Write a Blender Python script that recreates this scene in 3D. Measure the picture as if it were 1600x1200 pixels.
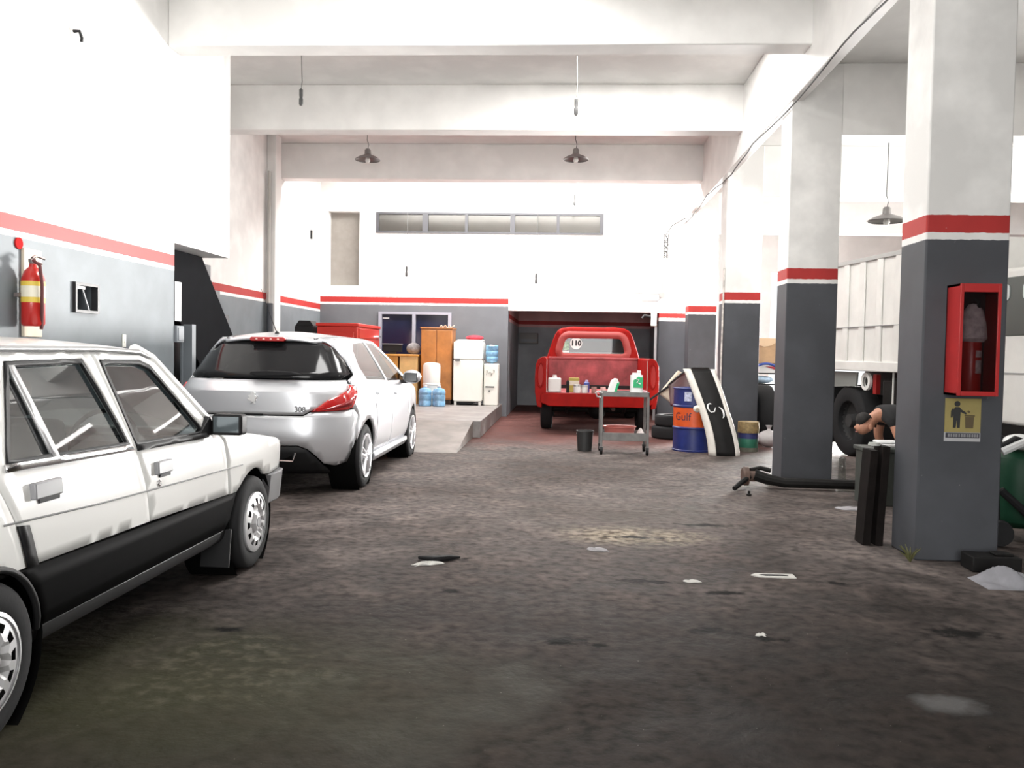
import bpy, bmesh, math, random
from math import sin, cos, pi, radians, sqrt, atan2
from mathutils import Vector, Matrix, Euler
from mathutils.geometry import delaunay_2d_cdt
random.seed(7)
for o in list(bpy.data.objects): bpy.data.objects.remove(o)
SC = bpy.context.scene
COL = SC.collection

# ------------------------------------------------------------------ camera
FPX, YAW, PITCH, ROLL, CAMH = 1348.0, 0.0596, 0.0365, 0.0178, 1.365
fw = Vector((-sin(YAW)*cos(PITCH), cos(YAW)*cos(PITCH), -sin(PITCH)))
rt = fw.cross(Vector((0, 0, 1))).normalized(); up = rt.cross(fw)
r2 = cos(ROLL)*rt + sin(ROLL)*up; u2 = -sin(ROLL)*rt + cos(ROLL)*up
cd = bpy.data.cameras.new('camera'); cam = bpy.data.objects.new('camera', cd); COL.objects.link(cam)
M = Matrix((r2, u2, -fw)).transposed().to_4x4(); M.translation = (0, 0, CAMH)
cam.matrix_world = M
cd.sensor_fit = 'HORIZONTAL'; cd.sensor_width = 36.0; cd.lens = 36.0*FPX/1600.0; cd.clip_start = .05; cd.clip_end = 200
SC.camera = cam
SC.view_settings.view_transform = 'Standard'; SC.view_settings.look = 'None'
SC.view_settings.gamma = 1.0; SC.view_settings.use_curve_mapping = False
SC.view_settings.exposure = 1.9
# ------------------------------------------------------------------ world: overcast white sky
w = bpy.data.worlds.new('overcast_sky'); SC.world = w; w.use_nodes = True
bg = w.node_tree.nodes['Background']; bg.inputs[0].default_value = (.93, .97, 1.0, 1); bg.inputs[1].default_value = .35

def area(name, loc, target, sx, sy, power, color=(1, .985, .96), spread=180):
    l = bpy.data.lights.new(name, 'AREA'); l.shape = 'RECTANGLE'; l.size = sx; l.size_y = sy
    l.energy = power; l.color = color; l.spread = radians(spread)
    o = bpy.data.objects.new(name, l); COL.objects.link(o); o.location = loc
    o.rotation_euler = (Vector(target)-Vector(loc)).to_track_quat('-Z', 'Y').to_euler()
    return o
# daylight through gate, side window and entrance, then added fill lamps under the ceiling
area('daylight_far_gate', (7.0, 21.8, 1.8), (-4.17, 7.5, 2.1), 4.0, 3.0, 325, spread=62)
area('daylight_side_window', (9.4, 11.5, 2.5), (-4.0, 9.5, 2.4), 3.3, 2.6, 215)
area('daylight_entrance', (-.4, -4.4, 2.3), (-1.6, 10.0, 2.6), 5.0, 3.8, 168)
area('fill_ceiling_rear', (-1.2, 16.85, 5.10), (-1.2, 17.2, 0), 5.4, .9, 180)  # added fill lamp below the closed ceiling, brightens the back wall
area('fill_ceiling_middle', (.6, 10.6, 5.10), (.6, 10.61, 0), 2.4, 1.0, 55)  # added fill lamp for the middle of the hall, no opening above
area('fill_ceiling_front', (-1.2, 7.2, 5.10), (-1.5, 7.2, 0), 2.4, 2.2, 95)  # added fill lamp for the left wall and first beam, no opening above

# ------------------------------------------------------------------ materials
MATS = {}
def mat(name, col, rough=.6, metal=0., var=.0, scale=6., spec=.5, coat=0., bump=0., emit=0., alpha=1.):
    if name in MATS: return MATS[name]
    m = bpy.data.materials.new(name); m.use_nodes = True; nt = m.node_tree
    b = nt.nodes['Principled BSDF']
    b.inputs['Base Color'].default_value = (*col, 1); b.inputs['Roughness'].default_value = rough
    b.inputs['Metallic'].default_value = metal; b.inputs['Specular IOR Level'].default_value = spec
    b.inputs['Coat Weight'].default_value = coat; b.inputs['Coat Roughness'].default_value = .05
    if emit: b.inputs['Emission Color'].default_value = (*col, 1); b.inputs['Emission Strength'].default_value = emit
    if var or bump:
        tc = nt.nodes.new('ShaderNodeTexCoord')
        n = nt.nodes.new('ShaderNodeTexNoise'); n.inputs['Scale'].default_value = scale
        n.inputs['Detail'].default_value = 6; n.inputs['Roughness'].default_value = .6
        nt.links.new(tc.outputs['Object'], n.inputs['Vector'])
        if var:
            r = nt.nodes.new('ShaderNodeValToRGB')
            r.color_ramp.elements[0].position = .3; r.color_ramp.elements[1].position = .7
            r.color_ramp.elements[0].color = (*[c*(1-var) for c in col], 1)
            r.color_ramp.elements[1].color = (*[min(1, c*(1+var*.7)) for c in col], 1)
            nt.links.new(n.outputs['Fac'], r.inputs['Fac']); nt.links.new(r.outputs['Color'], b.inputs['Base Color'])
        if bump:
            bp = nt.nodes.new('ShaderNodeBump'); bp.inputs['Strength'].default_value = bump; bp.inputs['Distance'].default_value = .02
            nt.links.new(n.outputs['Fac'], bp.inputs['Height']); nt.links.new(bp.outputs['Normal'], b.inputs['Normal'])
    MATS[name] = m
    return m
def glass(name, tint=(.55, .6, .6), base=.08, rough=.02, power=4.):
    if name in MATS: return MATS[name]
    m = bpy.data.materials.new(name); m.use_nodes = True; nt = m.node_tree
    nt.nodes.remove(nt.nodes['Principled BSDF'])
    t = nt.nodes.new('ShaderNodeBsdfTransparent'); t.inputs[0].default_value = (*tint, 1)
    g = nt.nodes.new('ShaderNodeBsdfGlossy'); g.inputs['Roughness'].default_value = rough; g.inputs['Color'].default_value = (1, 1, 1, 1)
    lw = nt.nodes.new('ShaderNodeLayerWeight'); lw.inputs['Blend'].default_value = .5
    pw = nt.nodes.new('ShaderNodeMath'); pw.operation = 'POWER'; pw.inputs[1].default_value = power
    ad = nt.nodes.new('ShaderNodeMath'); ad.operation = 'ADD'; ad.inputs[1].default_value = base; ad.use_clamp = True
    mx = nt.nodes.new('ShaderNodeMixShader')
    nt.links.new(lw.outputs['Facing'], pw.inputs[0]); nt.links.new(pw.outputs[0], ad.inputs[0]); nt.links.new(ad.outputs[0], mx.inputs[0])
    nt.links.new(t.outputs[0], mx.inputs[1]); nt.links.new(g.outputs[0], mx.inputs[2])
    nt.links.new(mx.outputs[0], nt.nodes['Material Output'].inputs[0])
    MATS[name] = m
    return m
GREY = (.072, .076, .086); WHITE = (.84, .83, .81); RED = (.46, .035, .032)
def paint(name, zs, wear=.25, lower=GREY, upper=WHITE, band=True):
    """wall paint: slate dado, white line, red line, white above, split by height"""
    if name in MATS: return MATS[name]
    m = bpy.data.materials.new(name); m.use_nodes = True; nt = m.node_tree; N = nt.nodes.new; L = nt.links.new
    b = nt.nodes['Principled BSDF']; b.inputs['Roughness'].default_value = .55; b.inputs['Specular IOR Level'].default_value = .3
    geo = N('ShaderNodeNewGeometry'); sep = N('ShaderNodeSeparateXYZ'); L(geo.outputs['Position'], sep.inputs[0])
    n1 = N('ShaderNodeTexNoise'); n1.inputs['Scale'].default_value = 2.2; n1.inputs['Detail'].default_value = 8; L(geo.outputs['Position'], n1.inputs['Vector'])
    n2 = N('ShaderNodeTexNoise'); n2.inputs['Scale'].default_value = 22; n2.inputs['Detail'].default_value = 4; L(geo.outputs['Position'], n2.inputs['Vector'])
    wob = N('ShaderNodeMath'); wob.operation = 'MULTIPLY_ADD'; wob.inputs[1].default_value = .012; L(n2.outputs['Fac'], wob.inputs[0]); L(sep.outputs['Z'], wob.inputs[2])
    mr = N('ShaderNodeMapRange'); mr.inputs['From Min'].default_value = 0; mr.inputs['From Max'].default_value = 6; L(wob.outputs[0], mr.inputs['Value'])
    rp = N('ShaderNodeValToRGB'); rp.color_ramp.interpolation = 'CONSTANT'
    e = rp.color_ramp.elements; e[0].position = 0; e[0].color = (*lower, 1)
    e[1].position = (zs-.168)/6; e[1].color = (*upper, 1)
    if band:
        x = e.new((zs-.106)/6); x.color = (*RED, 1)
        x = e.new(zs/6); x.color = (*upper, 1)
    L(mr.outputs[0], rp.inputs['Fac'])
    # patchy wear: paler scuffs on the dado and grime on the white
    r1 = N('ShaderNodeValToRGB'); r1.color_ramp.elements[0].position = .42; r1.color_ramp.elements[1].position = .68
    r1.color_ramp.elements[0].color = (1-wear, 1-wear, 1-wear, 1); r1.color_ramp.elements[1].color = (1, 1, 1, 1); L(n1.outputs['Fac'], r1.inputs['Fac'])
    mul = N('ShaderNodeMix'); mul.data_type = 'RGBA'; mul.blend_type = 'MULTIPLY'; mul.inputs['Factor'].default_value = 1
    L(rp.outputs['Color'], mul.inputs['A']); L(r1.outputs['Color'], mul.inputs['B'])
    r2_ = N('ShaderNodeValToRGB'); r2_.color_ramp.elements[0].position = .73; r2_.color_ramp.elements[1].position = .78; L(n2.outputs['Fac'], r2_.inputs['Fac'])
    r2_.color_ramp.elements[0].color = (0, 0, 0, 1); r2_.color_ramp.elements[1].color = (wear, wear, wear, 1)
    mx = N('ShaderNodeMix'); mx.data_type = 'RGBA'; L(r2_.outputs['Color'], mx.inputs['Factor']); L(mul.outputs['Result'], mx.inputs['A']); mx.inputs['B'].default_value = (.5, .5, .5, 1)
    L(mx.outputs['Result'], b.inputs['Base Color'])
    bp = N('ShaderNodeBump'); bp.inputs['Strength'].default_value = .15; bp.inputs['Distance'].default_value = .02; L(n1.outputs['Fac'], bp.inputs['Height']); L(bp.outputs['Normal'], b.inputs['Normal'])
    MATS[name] = m
    return m

# ------------------------------------------------------------------ mesh helpers
def inside(p, poly):
    x, y = p; c = False; n = len(poly); j = n-1
    for i in range(n):
        xi, yi = poly[i]; xj, yj = poly[j]
        if (yi > y) != (yj > y) and x < (xj-xi)*(y-yi)/(yj-yi)+xi: c = not c
        j = i
    return c
def segdist(p, a, b):
    ax, ay = a; bx, by = b; px, py = p; dx, dy = bx-ax, by-ay; l = dx*dx+dy*dy
    t = 0 if l == 0 else max(0, min(1, ((px-ax)*dx+(py-ay)*dy)/l))
    return math.hypot(px-ax-t*dx, py-ay-t*dy)
def resamp(poly, step):
    o = []
    for i in range(len(poly)):
        a, b = poly[i], poly[(i+1) % len(poly)]; n = max(1, int(math.ceil(math.hypot(b[0]-a[0], b[1]-a[1])/step)))
        for k in range(n): o.append((a[0]+(b[0]-a[0])*k/n, a[1]+(b[1]-a[1])*k/n))
    return o
def inset(poly, d):
    A = sum(poly[i][0]*poly[(i+1) % len(poly)][1]-poly[(i+1) % len(poly)][0]*poly[i][1] for i in range(len(poly)))
    s = 1 if A > 0 else -1; o = []; n = len(poly)
    for i in range(n):
        p0, p1, p2 = poly[i-1], poly[i], poly[(i+1) % n]
        def nrm(a, b):
            dx, dy = b[0]-a[0], b[1]-a[1]; l = math.hypot(dx, dy) or 1e-9
            return (-dy/l*s, dx/l*s)
        n1, n2 = nrm(p0, p1), nrm(p1, p2); mx, my = n1[0]+n2[0], n1[1]+n2[1]; l2 = mx*mx+my*my or 1e-9
        k = min(2*d/l2, 3*d); o.append((p1[0]+mx*k, p1[1]+my*k))
    return o
def ngon(n, r, cx=0, cy=0, ry=None, a0=0, a1=None):
    ry = r if ry is None else ry
    if a1 is None: return [(cx+r*cos(a0+2*pi*i/n), cy+ry*sin(a0+2*pi*i/n)) for i in range(n)]
    return [(cx+r*cos(a0+(a1-a0)*i/n), cy+ry*sin(a0+(a1-a0)*i/n)) for i in range(n+1)]
def rrect(x0, y0, x1, y1, r, n=4):
    o = []
    for cx, cy, a in ((x1-r, y0+r, -pi/2), (x1-r, y1-r, 0), (x0+r, y1-r, pi/2), (x0+r, y0+r, pi)):
        for i in range(n+1): o.append((cx+r*cos(a+pi/2*i/n), cy+r*sin(a+pi/2*i/n)))
    return o
def rot(ax, deg): return Matrix.Rotation(radians(deg), 4, ax)
class MB:
    def __init__(s): s.v = []; s.f = []
    def add(s, v, f):
        k = len(s.v); s.v += [Vector(p) for p in v]; s.f += [[i+k for i in q] for q in f]; return s
    def box(s, c, d, m=None):
        x, y, z = d[0]/2, d[1]/2, d[2]/2
        v = [Vector((a*x, b*y, e*z)) for a in (-1, 1) for b in (-1, 1) for e in (-1, 1)]
        if m is not None: v = [m.to_3x3() @ p for p in v]
        return s.add([p+Vector(c) for p in v], [(0, 1, 3, 2), (4, 6, 7, 5), (0, 4, 5, 1), (2, 3, 7, 6), (0, 2, 6, 4), (1, 5, 7, 3)])
    def bb(s, x0, x1, y0, y1, z0, z1): return s.box(((x0+x1)/2, (y0+y1)/2, (z0+z1)/2), (abs(x1-x0), abs(y1-y0), abs(z1-z0)))
    def tube(s, pts, r, n=10, cap=True, sq=None):
        pts = [Vector(p) for p in pts]; N = len(pts); rr = r if isinstance(r, (list, tuple)) else [r]*N
        t0 = (pts[1]-pts[0]).normalized(); a = t0.orthogonal().normalized() if sq is None else Vector(sq); rings = []
        for i in range(N):
            t = ((pts[min(i+1, N-1)]-pts[max(i-1, 0)])).normalized()
            a = (a-t*a.dot(t)).normalized(); b = t.cross(a)
            rings.append([pts[i]+(a*cos(2*pi*k/n)+b*sin(2*pi*k/n))*rr[i] for k in range(n)])
        v = [p for q in rings for p in q]; f = []
        for i in range(N-1):
            for k in range(n): f.append((i*n+k, i*n+(k+1) % n, (i+1)*n+(k+1) % n, (i+1)*n+k))
        if cap: f.append(tuple(range(n))[::-1]); f.append(tuple((N-1)*n+k for k in range(n)))
        return s.add(v, f)
    def lathe(s, prof, n=24, c=(0, 0, 0), ax='z', cap=True):
        v = []; f = []
        for r, h in prof:
            for k in range(n):
                a = 2*pi*k/n; p = (r*cos(a), r*sin(a), h)
                if ax == 'x': p = (h, r*cos(a), r*sin(a))
                if ax == 'y': p = (r*sin(a), h, r*cos(a))
                v.append(Vector(p)+Vector(c))
        for i in range(len(prof)-1):
            for k in range(n): f.append((i*n+k, i*n+(k+1) % n, (i+1)*n+(k+1) % n, (i+1)*n+k))
        if cap:
            if prof[0][0] > 1e-5: f.append(tuple(range(n))[::-1])
            if prof[-1][0] > 1e-5: f.append(tuple((len(prof)-1)*n+k for k in range(n)))
        return s.add(v, f)
    def prism(s, poly, ax, a, b):
        def P(u, v, h): return {'x': (h, u, v), 'y': (u, h, v), 'z': (u, v, h)}[ax]
        n = len(poly); v = [P(*p, a) for p in poly]+[P(*p, b) for p in poly]
        f = [tuple(range(n))[::-1], tuple(range(n, 2*n))]+[(i, (i+1) % n, n+(i+1) % n, n+i) for i in range(n)]
        return s.add(v, f)
    def grid(s, fn, nu, nv):
        v = [fn(i/nu, j/nv) for j in range(nv+1) for i in range(nu+1)]; w_ = nu+1
        return s.add(v, [(j*w_+i, j*w_+i+1, (j+1)*w_+i+1, (j+1)*w_+i) for j in range(nv) for i in range(nu)])
    def ball(s, c, r, n=12, m=8):
        rx, ry, rz = r if isinstance(r, (tuple, list)) else (r, r, r); v = []; f = []
        for j in range(1, m):
            for i in range(n): a = 2*pi*i/n; b = pi*j/m; v.append((c[0]+rx*sin(b)*cos(a), c[1]+ry*sin(b)*sin(a), c[2]+rz*cos(b)))
        v += [(c[0], c[1], c[2]+rz), (c[0], c[1], c[2]-rz)]; T = len(v)-2
        for j in range(m-2):
            for i in range(n): f.append((j*n+i, (j+1)*n+i, (j+1)*n+(i+1) % n, j*n+(i+1) % n))
        for i in range(n): f.append((T, i, (i+1) % n)); f.append((T+1, (m-2)*n+(i+1) % n, (m-2)*n+i))
        return s.add(v, f)
    def patch(s, outline, S, holes=(), step=.06, ref=None):
        """fill a 2-D outline with holes and lay it on the surface S(a,b)"""
        polys = [resamp(outline, step)]+[resamp(h, step) for h in holes]
        V = []; Ed = []
        for P in polys:
            k = len(V); V += P; Ed += [(k+i, k+(i+1) % len(P)) for i in range(len(P))]
        xs = [p[0] for p in polys[0]]; ys = [p[1] for p in polys[0]]
        segs = [(V[a], V[b]) for a, b in Ed]
        nx = int((max(xs)-min(xs))/step); ny = int((max(ys)-min(ys))/step)
        for i in range(1, nx+1):
            for j in range(1, ny+1):
                p = (min(xs)+i*step+(step*.5 if j % 2 else 0), min(ys)+j*step)
                if inside(p, polys[0]) and not any(inside(p, h) for h in polys[1:]) and all(segdist(p, a, b) > step*.45 for a, b in segs): V.append(p)
        r = delaunay_2d_cdt([Vector(p) for p in V], Ed, [], 0, 1e-6)
        vo, fo = r[0], r[2]; F = []
        for q in fo:
            c = (sum(vo[i][0] for i in q)/3, sum(vo[i][1] for i in q)/3)
            if inside(c, polys[0]) and not any(inside(c, h) for h in polys[1:]): F.append(tuple(q))
        P3 = [Vector(S(p[0], p[1])) for p in vo]
        if ref is not None and F:
            d = 0
            for q in F:
                nn = (P3[q[1]]-P3[q[0]]).cross(P3[q[2]]-P3[q[0]]); d += nn.dot(P3[q[0]]-Vector(ref))
            if d < 0: F = [q[::-1] for q in F]
        return s.add(P3, F)
    def mirror(s):
        n = len(s.v); s.v += [Vector((-p.x, p.y, p.z)) for p in s.v]; s.f += [[i+n for i in q][::-1] for q in s.f]; return s
    def flipx(s):
        s.v = [Vector((-p.x, p.y, p.z)) for p in s.v]; s.f = [q[::-1] for q in s.f]; return s
    def xf(s, m): s.v = [m @ p for p in s.v]; return s
    def build(s, name, m, parent=None, ang=35, bevel=0, thick=0, sub=0, loc=None, off=-1, recalc=True):
        me = bpy.data.meshes.new(name); me.from_pydata([tuple(p) for p in s.v], [], s.f); me.validate(); me.update()
        if not thick and recalc:
            bm = bmesh.new(); bm.from_mesh(me); bmesh.ops.recalc_face_normals(bm, faces=bm.faces[:]); bm.to_mesh(me); bm.free()
        me.polygons.foreach_set('use_smooth', [True]*len(me.polygons)); me.set_sharp_from_angle(angle=radians(ang))
        o = bpy.data.objects.new(name, me); COL.objects.link(o); me.materials.append(m)
        if parent: o.parent = parent
        if loc: o.location = loc
        if thick: md = o.modifiers.new('solid', 'SOLIDIFY'); md.thickness = thick; md.offset = off
        if sub: md = o.modifiers.new('subd', 'SUBSURF'); md.levels = sub; md.render_levels = sub
        if bevel:
            md = o.modifiers.new('bevel', 'BEVEL'); md.width = bevel; md.segments = 2; md.limit_method = 'ANGLE'; md.angle_limit = radians(40)
        return o
def tag(o, label=None, cat=None, group=None, kind=None):
    if label: o['label'] = label
    if cat: o['category'] = cat
    if group: o['group'] = group
    if kind: o['kind'] = kind
    return o
def thing(name, label, cat, loc=(0, 0, 0), rz=0, group=None):
    o = bpy.data.objects.new(name, None); COL.objects.link(o); o.empty_display_size = .1
    o.location = loc; o.rotation_euler = (0, 0, radians(rz)); return tag(o, label, cat, group)
def struct(name, mb, m, bevel=0, thick=0, ang=35): return tag(mb.build(name, m, bevel=bevel, thick=thick, ang=ang), kind='structure')
def text_mb(txt, size, extr, bold=0.):
    cu = bpy.data.curves.new('lettering', 'FONT'); cu.body = txt; cu.size = size; cu.extrude = extr; cu.align_x = 'CENTER'; cu.align_y = 'CENTER'; cu.resolution_u = 3; cu.offset = bold
    t = bpy.data.objects.new('lettering', cu); COL.objects.link(t)
    me = bpy.data.meshes.new_from_object(t.evaluated_get(bpy.context.evaluated_depsgraph_get()))
    mb = MB().add([tuple(v.co) for v in me.vertices], [list(p.vertices) for p in me.polygons])
    bpy.data.objects.remove(t); bpy.data.curves.remove(cu); bpy.data.meshes.remove(me); return mb
def lerp(tab, x):
    if x <= tab[0][0]: return tab[0][1]
    for (a, p), (b, q) in zip(tab, tab[1:]):
        if x <= b:
            t = (x-a)/(b-a); return p+(q-p)*t
    return tab[-1][1]
def smooth(tab, x):
    if x <= tab[0][0]: return tab[0][1]
    n = len(tab)
    for i in range(n-1):
        if x <= tab[i+1][0]:
            a, p = tab[i]; b, q = tab[i+1]
            m0 = (q-tab[i-1][1])/(b-tab[i-1][0]) if i > 0 else (q-p)/(b-a)
            m1 = (tab[i+2][1]-p)/(tab[i+2][0]-a) if i+2 < n else (q-p)/(b-a)
            t = (x-a)/(b-a); h = b-a
            return (2*t**3-3*t*t+1)*p+(t**3-2*t*t+t)*h*m0+(-2*t**3+3*t*t)*q+(t**3-t*t)*h*m1
    return tab[-1][1]

# ------------------------------------------------------------------ setting
def floor_mat():
    m = bpy.data.materials.new('oily_concrete'); m.use_nodes = True; nt = m.node_tree; N = nt.nodes.new; L = nt.links.new
    b = nt.nodes['Principled BSDF']; b.inputs['Specular IOR Level'].default_value = .08
    geo = N('ShaderNodeNewGeometry'); P = geo.outputs['Position']
    def noise(sc, det=6, dist=0.):
        n = N('ShaderNodeTexNoise'); n.inputs['Scale'].default_value = sc; n.inputs['Detail'].default_value = det; n.inputs['Distortion'].default_value = dist
        L(P, n.inputs['Vector']); return n.outputs['Fac']
    def ramp(src, stops):
        r = N('ShaderNodeValToRGB'); e = r.color_ramp.elements
        e[0].position, e[0].color = stops[0][0], (*stops[0][1], 1); e[1].position, e[1].color = stops[-1][0], (*stops[-1][1], 1)
        for p, c in stops[1:-1]: x = e.new(p); x.color = (*c, 1)
        L(src, r.inputs['Fac']); return r.outputs['Color']
    def mix(fac, a, c, mode='MIX'):
        x = N('ShaderNodeMix'); x.data_type = 'RGBA'; x.blend_type = mode
        (L(fac, x.inputs['Factor']) if not isinstance(fac, float) else setattr(x.inputs['Factor'], 'default_value', fac))
        for v, k in ((a, 'A'), (c, 'B')):
            if isinstance(v, tuple): x.inputs[k].default_value = (*v, 1)
            else: L(v, x.inputs[k])
        return x.outputs['Result']
    def blob(cx, cy, rx, ry, soft=.5, wob=.35, nz=None):
        """soft elliptical stain mask on the floor"""
        mp = N('ShaderNodeMapping'); mp.vector_type = 'POINT'; mp.inputs['Location'].default_value = (-cx/rx, -cy/ry, 0); mp.inputs['Scale'].default_value = (1/rx, 1/ry, 0)
        L(P, mp.inputs['Vector']); ln = N('ShaderNodeVectorMath'); ln.operation = 'LENGTH'; L(mp.outputs[0], ln.inputs[0])
        a = N('ShaderNodeMath'); a.operation = 'MULTIPLY_ADD'; a.inputs[1].default_value = wob*2; L(nz or n_mid, a.inputs[0]); L(ln.outputs['Value'], a.inputs[2])
        r = N('ShaderNodeMapRange'); r.inputs['From Min'].default_value = 1+wob; r.inputs['From Max'].default_value = 1+wob-soft; L(a.outputs[0], r.inputs['Value']); return r.outputs[0]
    n_big = noise(.55, 5, .6); n_mid = noise(2.4, 8, .4); n_fine = noise(14, 8); n_speck = noise(55, 3)
    base = ramp(n_big, [(.30, (.068, .0560, .0515)), (.5, (.106, .0900, .0850)), (.70, (.148, .1280, .1225))])
    base = mix(.9, base, ramp(n_mid, [(.30, (.42, .41, .40)), (.45, (.78, .77, .76)), (.55, (.98, .96, .95)), (.72, (1.45, 1.42, 1.38))]), 'MULTIPLY')
    base = mix(.85, base, ramp(n_fine, [(.32, (.38, .38, .38)), (.5, (.95, .95, .95)), (.70, (1.45, 1.42, 1.38))]), 'MULTIPLY')
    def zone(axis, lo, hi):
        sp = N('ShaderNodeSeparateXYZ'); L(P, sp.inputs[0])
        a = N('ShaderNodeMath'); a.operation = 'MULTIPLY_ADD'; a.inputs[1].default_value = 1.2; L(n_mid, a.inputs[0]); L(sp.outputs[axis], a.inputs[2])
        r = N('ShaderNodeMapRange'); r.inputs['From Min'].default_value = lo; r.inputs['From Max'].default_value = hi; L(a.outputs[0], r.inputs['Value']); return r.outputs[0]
    def mulv(a, c):
        x = N('ShaderNodeMath'); x.operation = 'MULTIPLY'; L(a, x.inputs[0])
        (L(c, x.inputs[1]) if not isinstance(c, float) else setattr(x.inputs[1], 'default_value', c)); return x.outputs[0]
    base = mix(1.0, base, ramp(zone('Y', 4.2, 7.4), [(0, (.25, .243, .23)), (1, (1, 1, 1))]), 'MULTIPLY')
    # light falloff painted in: slab darkened near the camera, full tone further back
    # near the street the slab is browner, mossy at the left; worn red paint towards the back bay
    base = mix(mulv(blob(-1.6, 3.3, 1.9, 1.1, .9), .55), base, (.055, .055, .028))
    base = mix(mulv(zone('Y', 12.6, 14.2), .85), base, mix(n_mid, (.055, .024, .022), (.16, .062, .053)))
    cream = mix(ramp(n_fine, [(.38, (0,)*3), (.62, (1,)*3)]), (.085, .065, .045), (.34, .29, .22))
    base = mix(mulv(blob(.55, 6.5, .72, .42, .7, .5), ramp(n_mid, [(.32, (.35,)*3), (.58, (1,)*3)])), base, cream)
    base = mix(mulv(blob(.6, 7.4, 1.3, .8, .9, .5), .4), base, (.085, .072, .062))
    base = mix(mulv(blob(-1.45, 3.55, .55, .5, .5, .7), ramp(n_fine, [(.5, (0,)*3), (.66, (.35,)*3)])), base, (.13, .115, .085))
    for cx, cy, rx, ry in ((.02, 4.05, .13, .055), (-.62, 4.85, .06, .05), (.20, 4.02, .06, .04), (.75, 4.3, .12, .07), (1.0, 4.2, .09, .05), (-1.6, 4.05, .06, .05), (.5, 5.2, .16, .06), (1.7, 5.3, .10, .04), (-.7, 5.6, .10, .05), (.95, 5.0, .13, .05), (2.0, 4.4, .16, .1), (1.15, 7.0, .25, .06), (.55, 6.45, .22, .05)):
        base = mix(mulv(blob(cx, cy, rx*1.1, ry*1.1, .55, 1.1, n_fine), .95), base, (.0028, .0026, .0024))
    base = mix(mulv(blob(1.55, 3.48, .16, .12, .6, .5, n_fine), .5), base, (.15, .15, .15))
    base = mix(ramp(n_speck, [(.735, (0,)*3), (.76, (.5,)*3)]), base, (.34, .32, .29))
    # long wandering cracks
    vo = N('ShaderNodeTexVoronoi'); vo.feature = 'DISTANCE_TO_EDGE'; vo.inputs['Scale'].default_value = .42
    dv = N('ShaderNodeMix'); dv.data_type = 'VECTOR'; dv.inputs['Factor'].default_value = .30
    nc = N('ShaderNodeTexNoise'); nc.inputs['Scale'].default_value = 1.6; nc.inputs['Detail'].default_value = 6; L(P, nc.inputs['Vector'])
    L(P, dv.inputs['A']); L(nc.outputs['Color'], dv.inputs['B']); L(dv.outputs['Result'], vo.inputs['Vector'])
    crack = ramp(vo.outputs['Distance'], [(.0, (1,)*3), (.006, (.0,)*3)])
    base = mix(mulv(mulv(crack, blob(2.0, 3.9, 1.3, 1.0, .3, .5)), .95), base, (.006, .005, .005))
    L(base, b.inputs['Base Color'])
    L(ramp(n_mid, [(.3, (.50,)*3), (.7, (.85,)*3)]), b.inputs['Roughness'])
    ad = N('ShaderNodeMath'); ad.operation = 'MULTIPLY_ADD'; ad.inputs[1].default_value = .35; L(n_fine, ad.inputs[0]); L(n_mid, ad.inputs[2])
    bp = N('ShaderNodeBump'); bp.inputs['Strength'].default_value = .55; bp.inputs['Distance'].default_value = .045; L(ad.outputs[0], bp.inputs['Height']); L(bp.outputs['Normal'], b.inputs['Normal'])
    return m
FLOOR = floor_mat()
PLAIN = paint('white_plaster', -1, .10, band=False)
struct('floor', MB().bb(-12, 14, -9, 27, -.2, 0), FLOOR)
slab = mat('worn_concrete', (.235, .216, .208), .5, var=.35, scale=3)
rampm = mat('pale_worn_concrete', (.165, .138, .122), .5, var=.45, scale=2.2)
struct('platform', MB().bb(-5.26, -1.30, 13.6, 18.33, 0, .27), slab, bevel=.01)
struct('ramp', MB().prism([(11.5, 0), (13.6, .27), (13.6, 0)], 'x', -5.2, -1.42), rampm)
def walled(axis, at, thick, u0, u1, z0, z1, holes):
    """wall slab on a plane axis=at with rectangular openings"""
    us = sorted({u0, u1, *[h[0] for h in holes], *[h[1] for h in holes]}); zs = sorted({z0, z1, *[h[2] for h in holes], *[h[3] for h in holes]})
    us = [u for u in us if u0 <= u <= u1]; zs = [z for z in zs if z0 <= z <= z1]; mb = MB()
    for i in range(len(us)-1):
        j = 0
        while j < len(zs)-1:
            def solid(k): return not any(h[0]-1e-6 <= us[i] and us[i+1] <= h[1]+1e-6 and h[2]-1e-6 <= zs[k] and zs[k+1] <= h[3]+1e-6 for h in holes)
            if not solid(j): j += 1; continue
            k = j
            while k+1 < len(zs)-1 and solid(k+1): k += 1
            a, b_ = min(at, at+thick), max(at, at+thick)
            if axis == 'x': mb.bb(a, b_, us[i], us[i+1], zs[j], zs[k+1])
            else: mb.bb(us[i], us[i+1], a, b_, zs[j], zs[k+1])
            j = k+1
    return mb
PL = paint('painted_wall_left', 2.33, .16, lower=(.190, .213, .230)); PR = paint('painted_column', 2.326, .22); PO = paint('painted_wall_office', 2.49, .10, lower=(.150, .155, .168))  # left and office dados: the slate paint lightened to stand in for light
CEIL = 5.12
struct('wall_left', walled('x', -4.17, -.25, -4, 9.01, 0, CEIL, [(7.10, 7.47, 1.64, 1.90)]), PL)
struct('wall_left_soffit', MB().bb(-5.24, -4.17, 9.01, 10.52, 2.47, CEIL), PLAIN)
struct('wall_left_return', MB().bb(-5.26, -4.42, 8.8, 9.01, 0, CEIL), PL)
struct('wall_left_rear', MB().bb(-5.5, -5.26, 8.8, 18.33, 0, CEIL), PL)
struct('trim_1', MB().bb(-5.26, -5.10, 14.95, 15.25, 0, CEIL), PLAIN, bevel=.01)
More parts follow.
